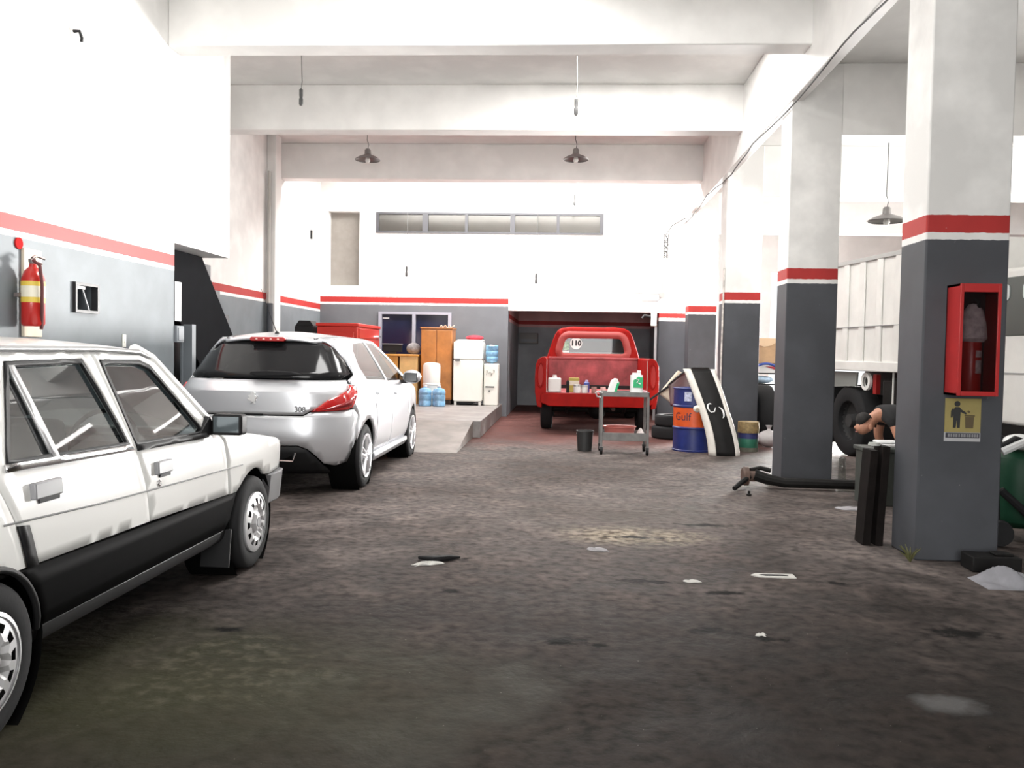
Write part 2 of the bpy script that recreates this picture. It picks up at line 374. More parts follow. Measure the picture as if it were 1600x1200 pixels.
fac = walled('y', 18.33, .25, -5.5, -1.2, 0, CEIL, [(-3.98, -2.41, 1.15, 2.19), (-4.06, .772, 3.87, 4.31), (-5.10, -4.42, 2.74, 4.32)])
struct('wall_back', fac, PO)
struct('wall_back_niche', MB().bb(-5.2, -4.3, 18.56, 18.62, 2.6, 4.5), mat('shaded_niche_plaster', (.27, .25, .225), .7, var=.1))  # shade inside the niche put into a darker plaster colour
struct('wall_back_lintel', walled('y', 18.33, .25, -1.2, 2.957, 2.255, CEIL, [(-4.06, .772, 3.87, 4.31), (1.98, 3, 0, 2.6)]), PLAIN)
struct('wall_back_pier', MB().bb(1.98, 2.957, 18.33, 18.58, 0, 2.6), paint('painted_pier', 2.25, .15))
# the bay behind the garage opening
BAY_LIT = paint('painted_bay', 2.20, .2, lower=(.36, .38, .41), upper=(.80, .48, .47))  # bay paint lightened to make up for light missing in there
struct('wall_bay_left', MB().bb(-1.45, -1.2, 18.58, 22.5, 0, 3.0), BAY_LIT); struct('wall_bay_right', MB().bb(2.2, 2.45, 18.58, 22.5, 0, 3.0), BAY_LIT)
struct('wall_bay_back', MB().bb(-1.45, 2.45, 22.5, 22.7, 0, 3.0), BAY_LIT); struct('ceiling_bay', MB().bb(-1.45, 2.45, 18.58, 22.7, 3.0, 3.1), PLAIN)
# columns along the aisle
for i, y in enumerate((5.98, 9.61, 13.31, 17.08)):
    o = MB().bb(2.41, 2.957, y, y+.43, 0, 4.545).build('column', PR, bevel=.012)
    tag(o, kind='structure')
struct('ceiling', MB().bb(-5.5, 2.957, -4, 18.58, CEIL, CEIL+.2), PLAIN)
for y in (1.9, 5.4, 8.85, 12.2, 15.65):
    struct('beam', MB().bb(-5.26 if y > 9 else -4.17, 2.41, y, y+.3, 4.48, CEIL), PLAIN, bevel=.012)
struct('long_beam', MB().bb(2.40, 2.53, -4, 18.33, 4.14, CEIL), PLAIN, bevel=.012)
struct('ceiling_side', MB().bb(2.53, 9, -4, 21, 4.55, 4.75), PLAIN)
for y in (2.3, 5.98, 9.61, 13.31, 17.08): struct('side_beam', MB().bb(2.53, 9, y+.012, y+.35, 3.78, 4.55), PLAIN, bevel=.01)
struct('wall_right', walled('x', 9.0, .25, -4, 21.2, 0, 4.75, [(9.8, 13.2, 1.1, 3.85), (13.75, 17.0, 1.1, 3.85)]), paint('painted_wall_right', 2.3, .15))
struct('wall_far', walled('y', 21.0, .25, 2.7, 9.25, 0, 4.75, [(4.9, 9.0, 0, 3.38)]), PLAIN)
struct('wall_front', walled('y', -4.0, -.25, -4.4, 9.25, 0, CEIL, [(-3.0, 2.2, 0, 4.2)]), PLAIN)
# upper window strip
fr = mat('grey_window_frame', (.055, .055, .062), .45); 
wn = MB()
for a, b_, c, d in ((-4.06, .772, 4.265, 4.31), (-4.06, .772, 3.87, 3.905)): wn.bb(a, b_, 18.30, 18.40, c, d)
for x0, x1 in ((-4.06, -4.0), (-3.06, -2.94), (-2.15, -2.09), (-1.19, -1.09), (-.21, -.15), (.70, .772)): wn.bb(x0, x1, 18.30, 18.40, 3.905, 4.265)
win = struct('window_1', wn, fr)
pn = MB()
for x0, x1 in ((-4.0, -3.06), (-2.94, -2.15), (-2.09, -1.19), (-1.09, -.21), (-.15, .70)): pn.bb(x0, x1, 18.345, 18.352, 3.905, 4.265)
pn.build('window_pane', glass('frosted_pane', (.78, .77, .74), .10, .15), win)
struct('wall_loft', MB().bb(-5.3, 2.9, 19.4, 19.5, 3.1, CEIL), mat('loft_plaster', (.40, .375, .35), .7))
# office window
wn = MB(); 
for a, b_, c, d in ((-3.98, -2.41, 2.14, 2.19), (-3.98, -2.41, 1.15, 1.2), (-3.98, -3.91, 1.2, 2.14), (-2.48, -2.41, 1.2, 2.14), (-3.25, -3.18, 1.2, 2.14)): wn.bb(a, b_, 18.29, 18.42, c, d)
win = struct('window_2', wn, mat('lilac_grey_frame', (.34, .34, .40), .4, metal=.2))
MB().bb(-3.91, -3.25, 18.36, 18.37, 1.2, 2.14).bb(-3.18, -2.48, 18.36, 18.37, 1.2, 2.14).build('window_pane', mat('dark_blue_glass', (.012, .014, .035), .12), win)
MB().bb(-3.90, -3.76, 18.352, 18.359, 2.04, 2.07).build('sticker', mat('white_label', (.8, .8, .8), .5), win)
struct('wall_office_inside', MB().bb(-5.2, -1.5, 19.3, 19.35, 0, 3.0), mat('dark_blue_glass', (0, 0, 0)))
# small square window in the left wall
wn = MB()
for a, b_, c, d in ((7.10, 7.47, 1.875, 1.90), (7.10, 7.47, 1.64, 1.665), (7.10, 7.125, 1.665, 1.875), (7.445, 7.47, 1.665, 1.875)): wn.bb(-4.20, -4.14, a, b_, c, d)
win = struct('window_3', wn, mat('dark_metal_frame', (.02, .02, .022), .5))
MB().bb(-4.42, -4.40, 7.0, 7.6, 1.5, 2.0).build('window_back', mat('dark_room', (.012, .012, .014), .8), win)
MB().box((-4.19, 7.33, 1.77), (.012, .012, .24), rot('X', 30)).bb(-4.35, -4.16, 7.13, 7.28, 1.845, 1.872).build('hopper_frame', mat('pale_grey_metal', (.30, .30, .31), .5), win)

# staircase with solid dark parapet under the soffit
dark = mat('dark_slate_paint', (.0048, .0052, .0068), .8, var=.2, scale=5, spec=.06)
t = thing('staircase', 'dark slate painted staircase with a solid sloping parapet under the left soffit', 'staircase', (-4.62, 9.05, 0))
pp = [(0, 1.55+.68), (0, 2.46), (1.25, 2.46), (2.22, 1.56), (3.75, .12), (3.75, 0), (2.48, 0)]
MB().prism(pp, 'x', .12, .20).build('parapet', dark, t, bevel=.008)
st = MB()
for i in range(8): st.bb(-.55, .12, 3.5-.3*i, 3.8-.3*i, .30*i, .30*(i+1))
st.build('steps', mat('concrete_step', (.16, .16, .165), .7, var=.2), t)
struct('trim_2', MB().bb(-4.34, -4.24, 9.62, 9.72, 0, 1.62).bb(-4.36, -4.34, 9.58, 9.62, 0, 1.6), mat('door_post_paint', (.18, .20, .22), .5))

# ------------------------------------------------------------------ shared car materials and wheels
RUB = mat('tyre_rubber', (.018, .018, .019), .8, bump=.1, scale=40, spec=.2)
BLK = mat('black_plastic', (.011, .011, .012), .55, spec=.25)
DKIN = mat('dark_interior', (.02, .02, .022), .8, spec=.2)
CHROME = mat('chrome', (.75, .75, .76), .15, metal=1)
STEEL = mat('silver_paint', (.62, .62, .63), .35, metal=.5)
CARGLASS = glass('car_window_glass', (.42, .46, .46), .10)
TINTGLASS = glass('tinted_window_glass', (.30, .32, .33), .03, .02, 9.)
def tyre_mb(x0, x1, r, rim):
    w_ = x1-x0; xm = (x0+x1)/2
    pr = [(rim, x0+.01), (rim+.02, x0), (r-.03, x0), (r-.008, x0+.014), (r, x0+.035), (r, x1-.035), (r-.008, x1-.014), (r-.03, x1), (rim+.02, x1), (rim, x1-.01), (rim-.02, xm)]
    mb = MB().lathe(pr+[(rim-.02, xm)], 40, ax='x', cap=False)
    return mb
def wheel(parent, x, y, z, r, rim, width, side, style):
    """x = outer face; side=+1 right"""
    xo, xi = x, x-side*width
    w_ = tyre_mb(min(xo, xi), max(xo, xi), r, rim).build('wheel', RUB, parent, loc=(0, y, z), ang=50)
    if style == 'cap':
        holes = []
        for k in range(12):
            a = 2*pi*k/12
            holes.append([(r_*cos(a+d), r_*sin(a+d)) for r_, d in ((rim*.66, -.12), (rim*.84, -.15), (rim*.84, .15), (rim*.66, .12))])
        def S(a, b):
            q = math.hypot(a, b)/rim
            return (x+side*(.004+.022*cos(min(1, q)*pi/2)-.02*(q > .3)*(q < .55)), a, b)
        MB().patch(ngon(36, rim), S, [h for h in holes], .022, ref=(x-side*.5, 0, 0)).lathe([(rim+.006, x-side*.01), (rim+.006, x+side*.008), (rim-.008, x+side*.012)], 36, ax='x', cap=False).build('hubcap', STEEL, w_, recalc=False)
        MB().lathe([(.0, x+side*.028), (.03, x+side*.028), (.034, x+side*.01)], 16, ax='x', cap=False).build('hub_centre', mat('grey_plastic', (.25, .25, .26), .5), w_)
        MB().lathe([(0, x-side*.02), (rim, x-side*.02)], 24, ax='x', cap=False).build('rim_disc', mat('dark_steel', (.03, .03, .03), .6), w_)
    elif style == 'spoke':
        mb = MB().lathe([(rim+.004, x), (rim+.004, x+side*.01), (rim-.025, x+side*.006), (rim-.03, x-side*.05)], 40, ax='x', cap=False)
        mb.lathe([(0, x+side*.004), (.035, x+side*.004), (.06, x-side*.004), (.062, x-side*.03)], 20, ax='x', cap=False)
        for k in range(5):
            for d in (-.16, .16):
                a = 2*pi*k/5+pi/2; p0 = Vector((0, .05*cos(a+d*2), .05*sin(a+d*2))); p1 = Vector((0, (rim-.012)*cos(a+d), (rim-.012)*sin(a+d)))
                mb.tube([p0+Vector((x-side*.004, 0, 0)), p1+Vector((x-side*.002, 0, 0))], [.017, .019], 6)
        mb.build('rim', mat('alloy', (.78, .78, .8), .28, metal=.6), w_)
        MB().lathe([(0, x-side*.09), (rim*.72, x-side*.09)], 24, ax='x', cap=False).build('brake_disc', mat('dark_steel', (.03, .03, .03), .6), w_)
    else:
        MB().lathe([(rim, x-side*.02), (rim*.95, x-side*.05), (rim*.5, x-side*.03), (0, x-side*.03)], 24, ax='x', cap=False).build('rim', mat('red_primer_steel', (.12, .03, .028), .5), w_)
    return w_

# ------------------------------------------------------------------ white saloon (foreground left)
WHT = mat('white_car_paint', (.80, .80, .78), .28, coat=.5)
R9 = thing('car', 'white four door saloon with black lower sides in the foreground at the left', 'car', (-2.715, 2.72, 0))
HW = [(.15, .70), (.31, .775), (.52, .802), (.70, .815), (.82, .808), (.92, .79), (1.30, .655), (1.37, .62)]
def S9(y, z):
    x = smooth(HW, z)
    if y > 2.5: x *= 1-.085*((y-2.5)/.71)**2
    if y < -.2: x *= 1-.06*((-.2-y)/.65)**2
    return (x, y, z)
ZB = lambda y: lerp([(-.85, .565), (.25, .56), (1.0, .54), (2.3, .512)], y)
REF = (0, 1.2, .7)
def arch(cy, cz, r, z0, n=14):
    a = math.asin(max(-1, min(1, (z0-cz)/r))); return [(cy+r*cos(t), cz+r*sin(t)) for t in [a+(pi-2*a)*i/n for i in range(n+1)]]
def panel9(name, out, holes=(), m=None, step=.055, gap=.004, parent=None, thick=.02, S=S9):
    mb = MB().patch(inset(out, gap), S, holes, step, ref=REF)
    r = mb.build(name, m or WHT, parent or R9, thick=thick, ang=30)
    l = MB(); l.v = list(mb.v); l.f = [list(q) for q in mb.f]
    l.flipx().build(name, m or WHT, parent or R9, thick=thick, ang=30); return r
def glass9(name, out, parent):
    G9 = lambda y, z: (S9(y, z)[0]-.012, y, z)
    mb = MB().patch(out, G9, (), .12, ref=REF); mb.build('side_window', CARGLASS, parent, recalc=False)
WR = [(.165, .945), (.345, 1.292), (.85, 1.30), (1.005, .925)]; WF = [(1.065, .918), (1.0, 1.297), (1.34, 1.288), (1.43, 1.262), (1.80, .905)]
rear_out = [(.25, ZB(.25)), (.17, .73), (.08, .90), (.085, .94), (.285, 1.335), (.945, 1.338), (1.04, .92), (1.17, .545)]
front_out = [(1.17, .545), (1.04, .92), (.945, 1.338), (1.38, 1.322), (1.50, 1.285), (1.93, .905), (2.03, .84), (2.06, .70), (2.12, ZB(2.12))]
def mirrored(side_fn):
    side_fn(1); side_fn(-1)
for sg in (1, -1):
    def put(name, out, holes=(), m=WHT, par=R9, step=.055, gap=.004, thick=.02, dx=0., gl=False):
        S = lambda y, z: (S9(y, z)[0]+dx, y, z)
        mb = MB().patch(inset(out, gap) if gap else out, S, holes, step, ref=REF)
        if sg < 0: mb.flipx()
        return mb.build(name, m, par, thick=thick, ang=30, recalc=False)
    def lump(name, mb, m, par=R9, bevel=.004):
        if sg < 0: mb.flipx()
        return mb.build(name, m, par, bevel=bevel)
    dr = put('rear_door', rear_out, [WR]); df = put('front_door', front_out, [WF])
    for d, W_ in ((dr, WR), (df, WF)):
        put('window_glass', W_, (), CARGLASS, d, .15, 0, 0, -.014)
        rim_ = inset(W_, -.002); put('window_seal', rim_, [inset(W_, .013)], BLK, d, .08, 0, .012, .004)
    put('quarter_divider', [(.352, 1.285), (.385, 1.285), (.475, .93), (.435, .93)], (), STEEL, dr, .08, 0, .012, .006)
    put('window_sill_trim', [(.15, .945), (.15, .918), (1.02, .898), (1.01, .925)], (), CHROME, dr, .08, 0, .012, .010)
    put('window_sill_trim', [(1.06, .918), (1.06, .892), (1.83, .878), (1.80, .905)], (), BLK, df, .08, 0, .012, .010)
    hy = [(dr, .26, .43, .832), (df, 1.195, 1.345, .792)]
    for d, y0, y1, z in hy:
        lump('door_handle', MB().box((S9(0, z)[0]+.008, (y0+y1)/2, z), (.03, y1-y0, .062), rot('Y', -3)), mat('grey_handle', (.22, .22, .23), .4), d, .006)
        lump('handle_shadow', MB().box((S9(0, z)[0]+.004, (y0+y1)/2+.02, z-.04), (.012, y1-y0-.04, .018)), BLK, d, .002)  # black strip drawn as the shadow below the handle
    lump('door_lock', MB().lathe([(.016, .800), (.016, .822), (0, .822)], 12, (0, 1.235, .718), 'x'), CHROME, df)
    qo = [(.25, .56), (.17, .73), (.08, .90), (.085, .94), (.285, 1.335), (-.02, 1.33), (-.42, .955), (-.82, .925), (-.85, .75), (-.85, .565), (-.40, .562)]
    put('rear_quarter', qo)
    put('black_door_strip', [(.175, .725), (.235, .718), (.305, ZB(.3)), (.245, ZB(.25))], (), BLK, dr, .05, 0, .01, .006)
    clad = [(-.40, .31), (-.38, .562), (.25, ZB(.25)), (1.0, ZB(1.0)), (2.20, ZB(2.2)), (2.20, .40), (2.17, .31), (.34, .31)]
    c0 = [(.34, .31)]+arch(0, .27, .335, .31)+[(-.40, .31), (-.40, .562), (.25, ZB(.25)), (1.0, ZB(1.0)), (2.235, ZB(2.23)), (2.18, .40), (2.165, .31)]
    put('lower_cladding', c0, (), mat('black_side_paint', (.0018, .0018, .0020), .6, var=.3, scale=14, spec=.03), R9, .055, .002, .02, .002)
    put('lower_cladding_rear', [(-.84, .31), (-.40, .31), (-.40, .562), (-.85, .565)], (), mat('black_side_paint', (0, 0, 0)), R9, .08, .002)
    pts = [(S9(y, z)[0]+.006, y, z) for y, z in arch(0, .27, .335, .31, 20)]
    lump('wheel_arch_lip', MB().tube(pts, .014, 6), BLK)
    lump('sill', MB().prism([(.74, .31), (.772, .31), (.765, .265), (.74, .235), (.68, .235), (.68, .31)], 'y', .33, 2.17), mat('sill_grey', (.018, .018, .019), .5, spec=.25), R9, .006)
    lump('mudflap', MB().box((.72, 2.14, .20), (.17, .02, .22), rot('X', -10)), BLK)
    fo = [(2.07, .70), (2.04, .84), (1.94, .905), (2.05, .872), (2.6, .812), (3.04, .752), (3.16, .70), (3.18, .54), (2.835, .54)]+arch(2.51, .285, .335, .512, 18)[2:-2]+[(2.24, ZB(2.23)), (2.13, ZB(2.13))]
    put('front_wing', fo, (), WHT, R9, .05, .0015)
    # body crease as a thin raised tube, its shade painted in grey
    cr = [(.10, .742), (.7, .712), (1.6, .685), (2.3, .668)]
    lump('side_crease', MB().tube([(S9(y, z)[0]+.001, y, z) for y, z in cr], .0045, 6), mat('crease_shade', (.18, .18, .18), .6))
    pil = [(1.46, 1.335), (1.56, 1.285), (1.98, .90)]
    lump('windscreen_pillar', MB().tube([(S9(y, z)[0]-.03, y, z) for y, z in [(1.40, 1.345), (1.52, 1.30), (2.0, .90)]], .034, 8), WHT)
    lump('drip_rail', MB().tube([(S9(y, 1.345)[0]+.006, y, z) for y, z in ((-.05, 1.335), (.3, 1.345), (1.0, 1.347), (1.38, 1.335), (1.52, 1.30))], .013, 8), mat('drip_rail_grey', (.22, .22, .22), .4))
    mi = lump('door_mirror', MB().prism(rrect(.80, .885, .97, 1.00, .018), 'y', 1.87, 1.96), BLK, R9, .012)
    g_ = MB().box((.885, 1.868, .945), (.14, .006, .085)); 
    if sg < 0: g_.flipx()
    g_.build('mirror_glass', mat('mirror_dull', (.10, .12, .13), .12, metal=.3), mi)
    lump('mirror_mount', MB().prism([(1.70, .885), (1.96, .885), (1.86, .99)], 'x', .765, .80), BLK, R9)
    for y, nm in ((0, 'r'), (2.51, 'f')):
        wheel(R9, sg*.815, y, .285, .285, .178, .165, sg, 'cap')
        ln = MB().lathe([(.36, .50), (.36, .79)], 28, (0, y, .29), 'x', cap=False).lathe([(0, .5), (.36, .5)], 28, (0, y, .29), 'x', cap=False)
        if sg < 0: ln.flipx()
        ln.v = [p for p in ln.v]; ln.build('wheel_well', mat('wheel_well_black', (.004, .004, .004), .9, spec=.05), R9)
def roof9(u, v):
    y = -.03+1.50*v; h = .632-.03*(v-.5)**2*2; x = (u*2-1)*h
    return (x, y, 1.338+.062*(1-(abs(x)/h)**2.4)*(1-.30*abs(2*v-1)**3))
MB().grid(roof9, 16, 12).build('roof', WHT, R9, ang=60, thick=.02)
def scr9(u, v):
    h0, h1 = .60, .735; h = h0+(h1-h0)*v; x = (u*2-1)*h; b_ = .10*(1-(2*u-1)**2)
    return (x, 1.43+.56*v+b_*(.35+.65*v), 1.372-.03*(2*u-1)**2-.47*v)
MB().grid(scr9, 12, 8).build('windscreen', CARGLASS, R9, recalc=False)
def back9(u, v):
    h = .60+.08*v; x = (u*2-1)*h; return (x, -.03-.40*v-.05*(1-(2*u-1)**2), 1.36-.40*v)
MB().grid(back9, 10, 6).build('rear_window', CARGLASS, R9, recalc=False)
def hood9(u, v):
    y = 1.99+1.18*v; z = lerp([(1.99, .882), (2.6, .818), (3.04, .757), (3.17, .72)], y); h = S9(y, z)[0]-.004; x = (u*2-1)*h
    return (x, y+.03*(1-(2*u-1)**2)*v, z+.035*(1-abs(2*u-1)**3))
MB().grid(hood9, 14, 14).build('bonnet', WHT, R9, thick=.02, ang=50)
def boot9(u, v):
    y = -.40-.44*v; h = S9(y, .925)[0]-.004; return ((u*2-1)*h, y, .945-.02*v+.03*(1-abs(2*u-1)**3))
MB().grid(boot9, 10, 6).build('boot_lid', WHT, R9, thick=.02, ang=50)
MB().bb(-.75, .75, 3.10, 3.17, .52, .72).build('grille', BLK, R9, bevel=.01)
for sg in (1, -1): MB().bb(sg*.42, sg*.72, 3.16, 3.185, .57, .69).build('headlight', mat('headlight_glass', (.7, .7, .72), .1), R9, bevel=.01)
MB().bb(-.73, .73, -.86, -.82, .56, .92).build('rear_panel', WHT, R9, bevel=.01)
for nm, ys, sgn in (('front_bumper', 3.0, 1), ('rear_bumper', -.66, -1)):
    path = [(.80, ys-.27*sgn*(.55 if sgn > 0 else .4)), (.80, ys+.05*sgn), (.775, ys+.16*sgn), (.70, ys+.235*sgn), (0, ys+.28*sgn)]
    path = path+[(-x, y) for x, y in path[-2::-1]]
    v = []; f = []
    for x, y in path:
        sx = 1-.05; v += [(x, y, .535), (x*sx, y-.06*sgn, .535), (x*sx*.985, y-.08*sgn, .34), (x*.985, y-.03*sgn, .34)]
    for i in range(len(path)-1):
        for k in range(4): f.append((i*4+k, i*4+(k+1) % 4, i*4+4+(k+1) % 4, i*4+4+k))
    f += [(0, 1, 2, 3), tuple(len(v)-4+k for k in range(4))]
    MB().add(v, f).build(nm, mat('grey_bumper', (.10, .10, .105), .5), R9, bevel=.008)
# cabin
ci = MB().bb(-.70, .70, -.6, 2.2, .28, .34).bb(-.70, .70, 1.95, 2.05, .3, .85).bb(-.68, .68, 1.68, 2.0, .72, .86)
ci.build('cabin_floor', DKIN, R9)
for x in (-.36, .36):
    MB().bb(x-.24, x+.24, .95, 1.42, .45, .60).prism([(.80, .55), (.95, .50), (.84, 1.05), (.74, 1.05)], 'x', x-.24, x+.24).bb(x-.13, x+.13, .72, .79, 1.06, 1.22).build('front_seat', mat('seat_cloth', (.05, .05, .052), .9), R9, bevel=.03)
MB().bb(-.62, .62, -.1, .35, .4, .56).prism([(-.22, .5), (-.02, .5), (-.14, 1.02), (-.30, 1.02)], 'x', -.62, .62).build('rear_seat', mat('seat_cloth', (0, 0, 0)), R9, bevel=.03)
MB().tube([(.36+.18*cos(a), 1.56+.05*sin(a), .86+.17*sin(a)) for a in [2*pi*i/20 for i in range(21)]], .013, 6).build('steering_wheel', BLK, R9)

# ------------------------------------------------------------------ silver hatchback
SLV = mat('silver_car_paint', (.64, .65, .68), .30, metal=.45, coat=.6)
PG = thing('car', 'silver hatchback parked ahead of the white saloon, seen from behind', 'car', (-2.835, 7.70, 0))
YR = [(.18, .14), (.30, .06), (.45, .015), (.56, .0), (.72, .016), (.80, .018), (.965, .026), (.985, .032), (1.0, .058), (1.08, .150), (1.25, .30), (1.42, .475), (1.47, .52), (1.52, .62)]
HP = [(.18, .78), (.25, .83), (.40, .885), (.58, .905), (.75, .905), (.92, .885), (1.02, .85), (1.10, .81), (1.25, .725), (1.40, .635), (1.47, .58), (1.52, .50)]
Y0, NN = .86, 3.0
def yr(z): return smooth(YR, z)
def hp(z): return smooth(HP, z)
def S3(t, z):
    """plan outline of the hatchback at height z: t in -1..1 wraps round the tail, |t|>1 runs along the flank"""
    s_ = 1 if t >= 0 else -1; a = abs(t)
    if a <= 1:
        th = a*pi/2; y = yr(z)+(Y0-yr(z))*(1-cos(th)**(2/NN)) if a < 1 else Y0
        return (s_*hp(z)*sin(th)**(2/NN), y, z)
    y = Y0+(a-1); x = hp(z)
    if y > 3.1: x *= 1-.16*((y-3.1)/1.17)**2
    return (s_*x, y, z)
def TX(x, z): return math.asin(min(1, (abs(x)/hp(z))**(NN/2)))/(pi/2)*(1 if x >= 0 else -1)
def TY(y, z):
    if y >= Y0: return 1+(y-Y0)
    return math.acos(max(0, min(1, 1-(y-yr(z))/(Y0-yr(z))))**(NN/2))/(pi/2)
REF3 = (0, 2.0, .7)
def arcT(cy, cz, r, z0, n=16):
    a = math.asin((z0-cz)/r); return [(TY(cy+r*cos(q), cz+r*sin(q)), cz+r*sin(q)) for q in [a+(pi-2*a)*i/n for i in range(n+1)]]
def put3(name, out, holes=(), m=None, par=None, step=.05, gap=.003, thick=.02, sg=1, dn=0., recalc=False):
    mb = MB().patch(inset(out, gap) if gap else out, S3, holes, step, ref=REF3)
    if dn: mb.v = [Vector((p.x*(1+dn/.8), p.y-dn*(1 if p.y < .5 else 0), p.z)) for p in mb.v]
    if sg < 0: mb.flipx()
    return mb.build(name, m or SLV, par or PG, thick=thick, ang=30, recalc=recalc)
GREYT = mat('tinted_rear_glass', (.012, .012, .013), .10, spec=.28)
REDL = mat('red_tail_lens', (.42, .012, .012), .08, coat=1.0)
REDD = mat('dark_red_lens', (.22, .006, .008), .1, coat=1.0)
# tailgate lower panel: crease shelf above, boot lip below
tg = [(-TX(.76, 1.075), 1.075), (-TX(.80, 1.0), 1.0), (-TX(.80, .99), .99), (-TX(.52, .79), .79), (-TX(.46, .757), .757), (TX(.46, .757), .757), (TX(.52, .79), .79), (TX(.80, .99), .99), (TX(.80, 1.0), 1.0), (TX(.76, 1.075), 1.075)]
tail = put3('tailgate', tg, step=.026)
gl_ = [(-TX(.73, 1.09), 1.09), (-TX(.775, 1.12), 1.13), (-TX(.70, 1.25), 1.25), (-TX(.60, 1.37), 1.37), (-TX(.50, 1.425), 1.42), (-TX(.30, 1.44), 1.44), (TX(.30, 1.44), 1.44), (TX(.50, 1.425), 1.42), (TX(.60, 1.37), 1.37), (TX(.70, 1.25), 1.25), (TX(.775, 1.12), 1.13), (TX(.73, 1.09), 1.09)]
put3('rear_window', gl_, m=GREYT, step=.06, gap=.002)
# rear bumper with dark diffuser cut-out
bp = [(-TY(.41, .62), .62), (-TY(.40, .30), .30), (-TX(.70, .27), .27), (-TX(.62, .30), .30), (-TX(.50, .44), .44), (-TX(.42, .475), .475), (TX(.42, .475), .475), (TX(.50, .44), .44), (TX(.62, .30), .30), (TX(.70, .27), .27), (TY(.40, .30), .30), (TY(.41, .62), .62), (TY(.46, .74), .74), (TY(.40, .80), .80), (TX(.52, .783), .783), (TX(.46, .750), .750), (-TX(.46, .750), .750), (-TX(.52, .783), .783), (-TY(.40, .80), .80), (-TY(.46, .74), .74)]
bum = put3('rear_bumper', bp, step=.05)
df_ = [(-TX(.41, .47), .47), (-TX(.49, .44), .44), (-TX(.61, .295), .295), (-TX(.66, .20), .20), (TX(.66, .20), .20), (TX(.61, .295), .295), (TX(.49, .44), .44), (TX(.41, .47), .47)]
put3('diffuser', df_, m=BLK, par=bum)
MB().tube([(-.34, .035, .42), (-.33, .02, .355), (.38, .02, .335), (.40, .035, .41)], .008, 6).build('number_plate_frame', CHROME, bum)
MB().bb(-.30, .36, .05, .07, .345, .44).build('diffuser_recess', mat('wheel_well_black', (0,)*3), bum)
for sg in (1, -1):
    put3('tail_light', [(TX(.52, .787), .787), (TX(.66, .90), .90), (TX(.80, .99), .99), (TY(.42, 1.035), 1.035), (TY(.50, 1.015), 1.015), (TY(.50, .96), .96), (TY(.38, .82), .82), (TY(.30, .795), .795)], m=REDL, step=.03, sg=sg, dn=.008)
    put3('reverse_light_band', [(TX(.60, .80), .80), (TX(.78, .87), .87), (TY(.44, .93), .93), (TY(.36, .83), .83)], m=REDD, step=.03, sg=sg, dn=.010, thick=.012)
    # quarter with C-pillar, doors, sill, wing
    aR = arcT(.77, .315, .365, .30)
    q = [(TY(.42, 1.035), 1.035), (TX(.80, .995), .995), (TX(.81, 1.03), 1.03), (TX(.772, 1.075), 1.075), (TX(.785, 1.13), 1.13), (TX(.71, 1.25), 1.25), (TX(.61, 1.37), 1.375), (TX(.53, 1.425), 1.43), (TX(.40, 1.47), 1.47), (TY(.90, 1.475), 1.475), (TY(1.20, 1.47), 1.47), (TY(1.03, 1.37), 1.37), (TY(.90, 1.22), 1.22), (TY(.94, 1.06), 1.06), (TY(1.06, 1.035), 1.035), (TY(1.12, .90), .90), (TY(1.18, .62), .62), (TY(1.16, .34), .34), (TY(1.12, .28), .28)]+arcT(.77, .315, .365, .30)+[(TY(.415, .62), .62), (TY(.465, .74), .74), (TY(.41, .80), .80), (TY(.36, .815), .815), (TY(.505, .955), .955), (TY(.51, 1.02), 1.02)]
    put3('rear_quarter', q, step=.045, sg=sg)
    WRr = [(TY(1.0, 1.065), 1.065), (TY(.95, 1.20), 1.20), (TY(1.08, 1.36), 1.36), (TY(1.25, 1.43), 1.43), (TY(1.80, 1.452), 1.452), (TY(1.88, 1.03), 1.03)]
    rd = [(TY(1.06, 1.03), 1.03), (TY(.945, 1.058), 1.058), (TY(.905, 1.22), 1.22), (TY(1.035, 1.37), 1.37), (TY(1.21, 1.472), 1.472), (TY(1.84, 1.485), 1.485), (TY(1.92, 1.02), 1.02), (TY(1.97, .6), .6), (TY(1.95, .30), .30), (TY(1.12, .30), .30), (TY(1.165, .34), .34), (TY(1.185, .62), .62), (TY(1.125, .90), .90)]
    d1 = put3('rear_door', rd, [WRr], step=.05, sg=sg); put3('window_glass', WRr, m=TINTGLASS, par=d1, step=.12, gap=0, thick=0, sg=sg, dn=-.006)
    WFf = [(TY(1.95, 1.022), 1.022), (TY(1.88, 1.455), 1.455), (TY(2.25, 1.435), 1.435), (TY(2.60, 1.26), 1.26), (TY(3.0, 1.0), 1.0)]
    fd = [(TY(1.92, 1.02), 1.02), (TY(1.84, 1.485), 1.485), (TY(2.30, 1.465), 1.465), (TY(2.70, 1.27), 1.27), (TY(3.12, .99), .99), (TY(3.02, .62), .62), (TY(2.96, .30), .30), (TY(1.95, .30), .30), (TY(1.97, .6), .6)]
    d2 = put3('front_door', fd, [WFf], step=.05, sg=sg); put3('window_glass', WFf, m=TINTGLASS, par=d2, step=.12, gap=0, thick=0, sg=sg, dn=-.006)
    for d, y, z in ((d1, 1.30, .92), (d2, 2.22, .88)):
        MB().box((sg*(hp(z)+.012), y, z), (.03, .17, .035), rot('X', 4)).build('door_handle', SLV, d, bevel=.01)
        MB().box((sg*(hp(z)+.004), y-.06, z-.004), (.02, .04, .02)).build('handle_shade', BLK, d)  # black block put in as the shade behind the handle
    MB().prism([(sg*.78, .30), (sg*.885, .305), (sg*.895, .26), (sg*.85, .20), (sg*.70, .19)], 'y', 1.15, 2.99).build('sill', SLV, PG, bevel=.012)
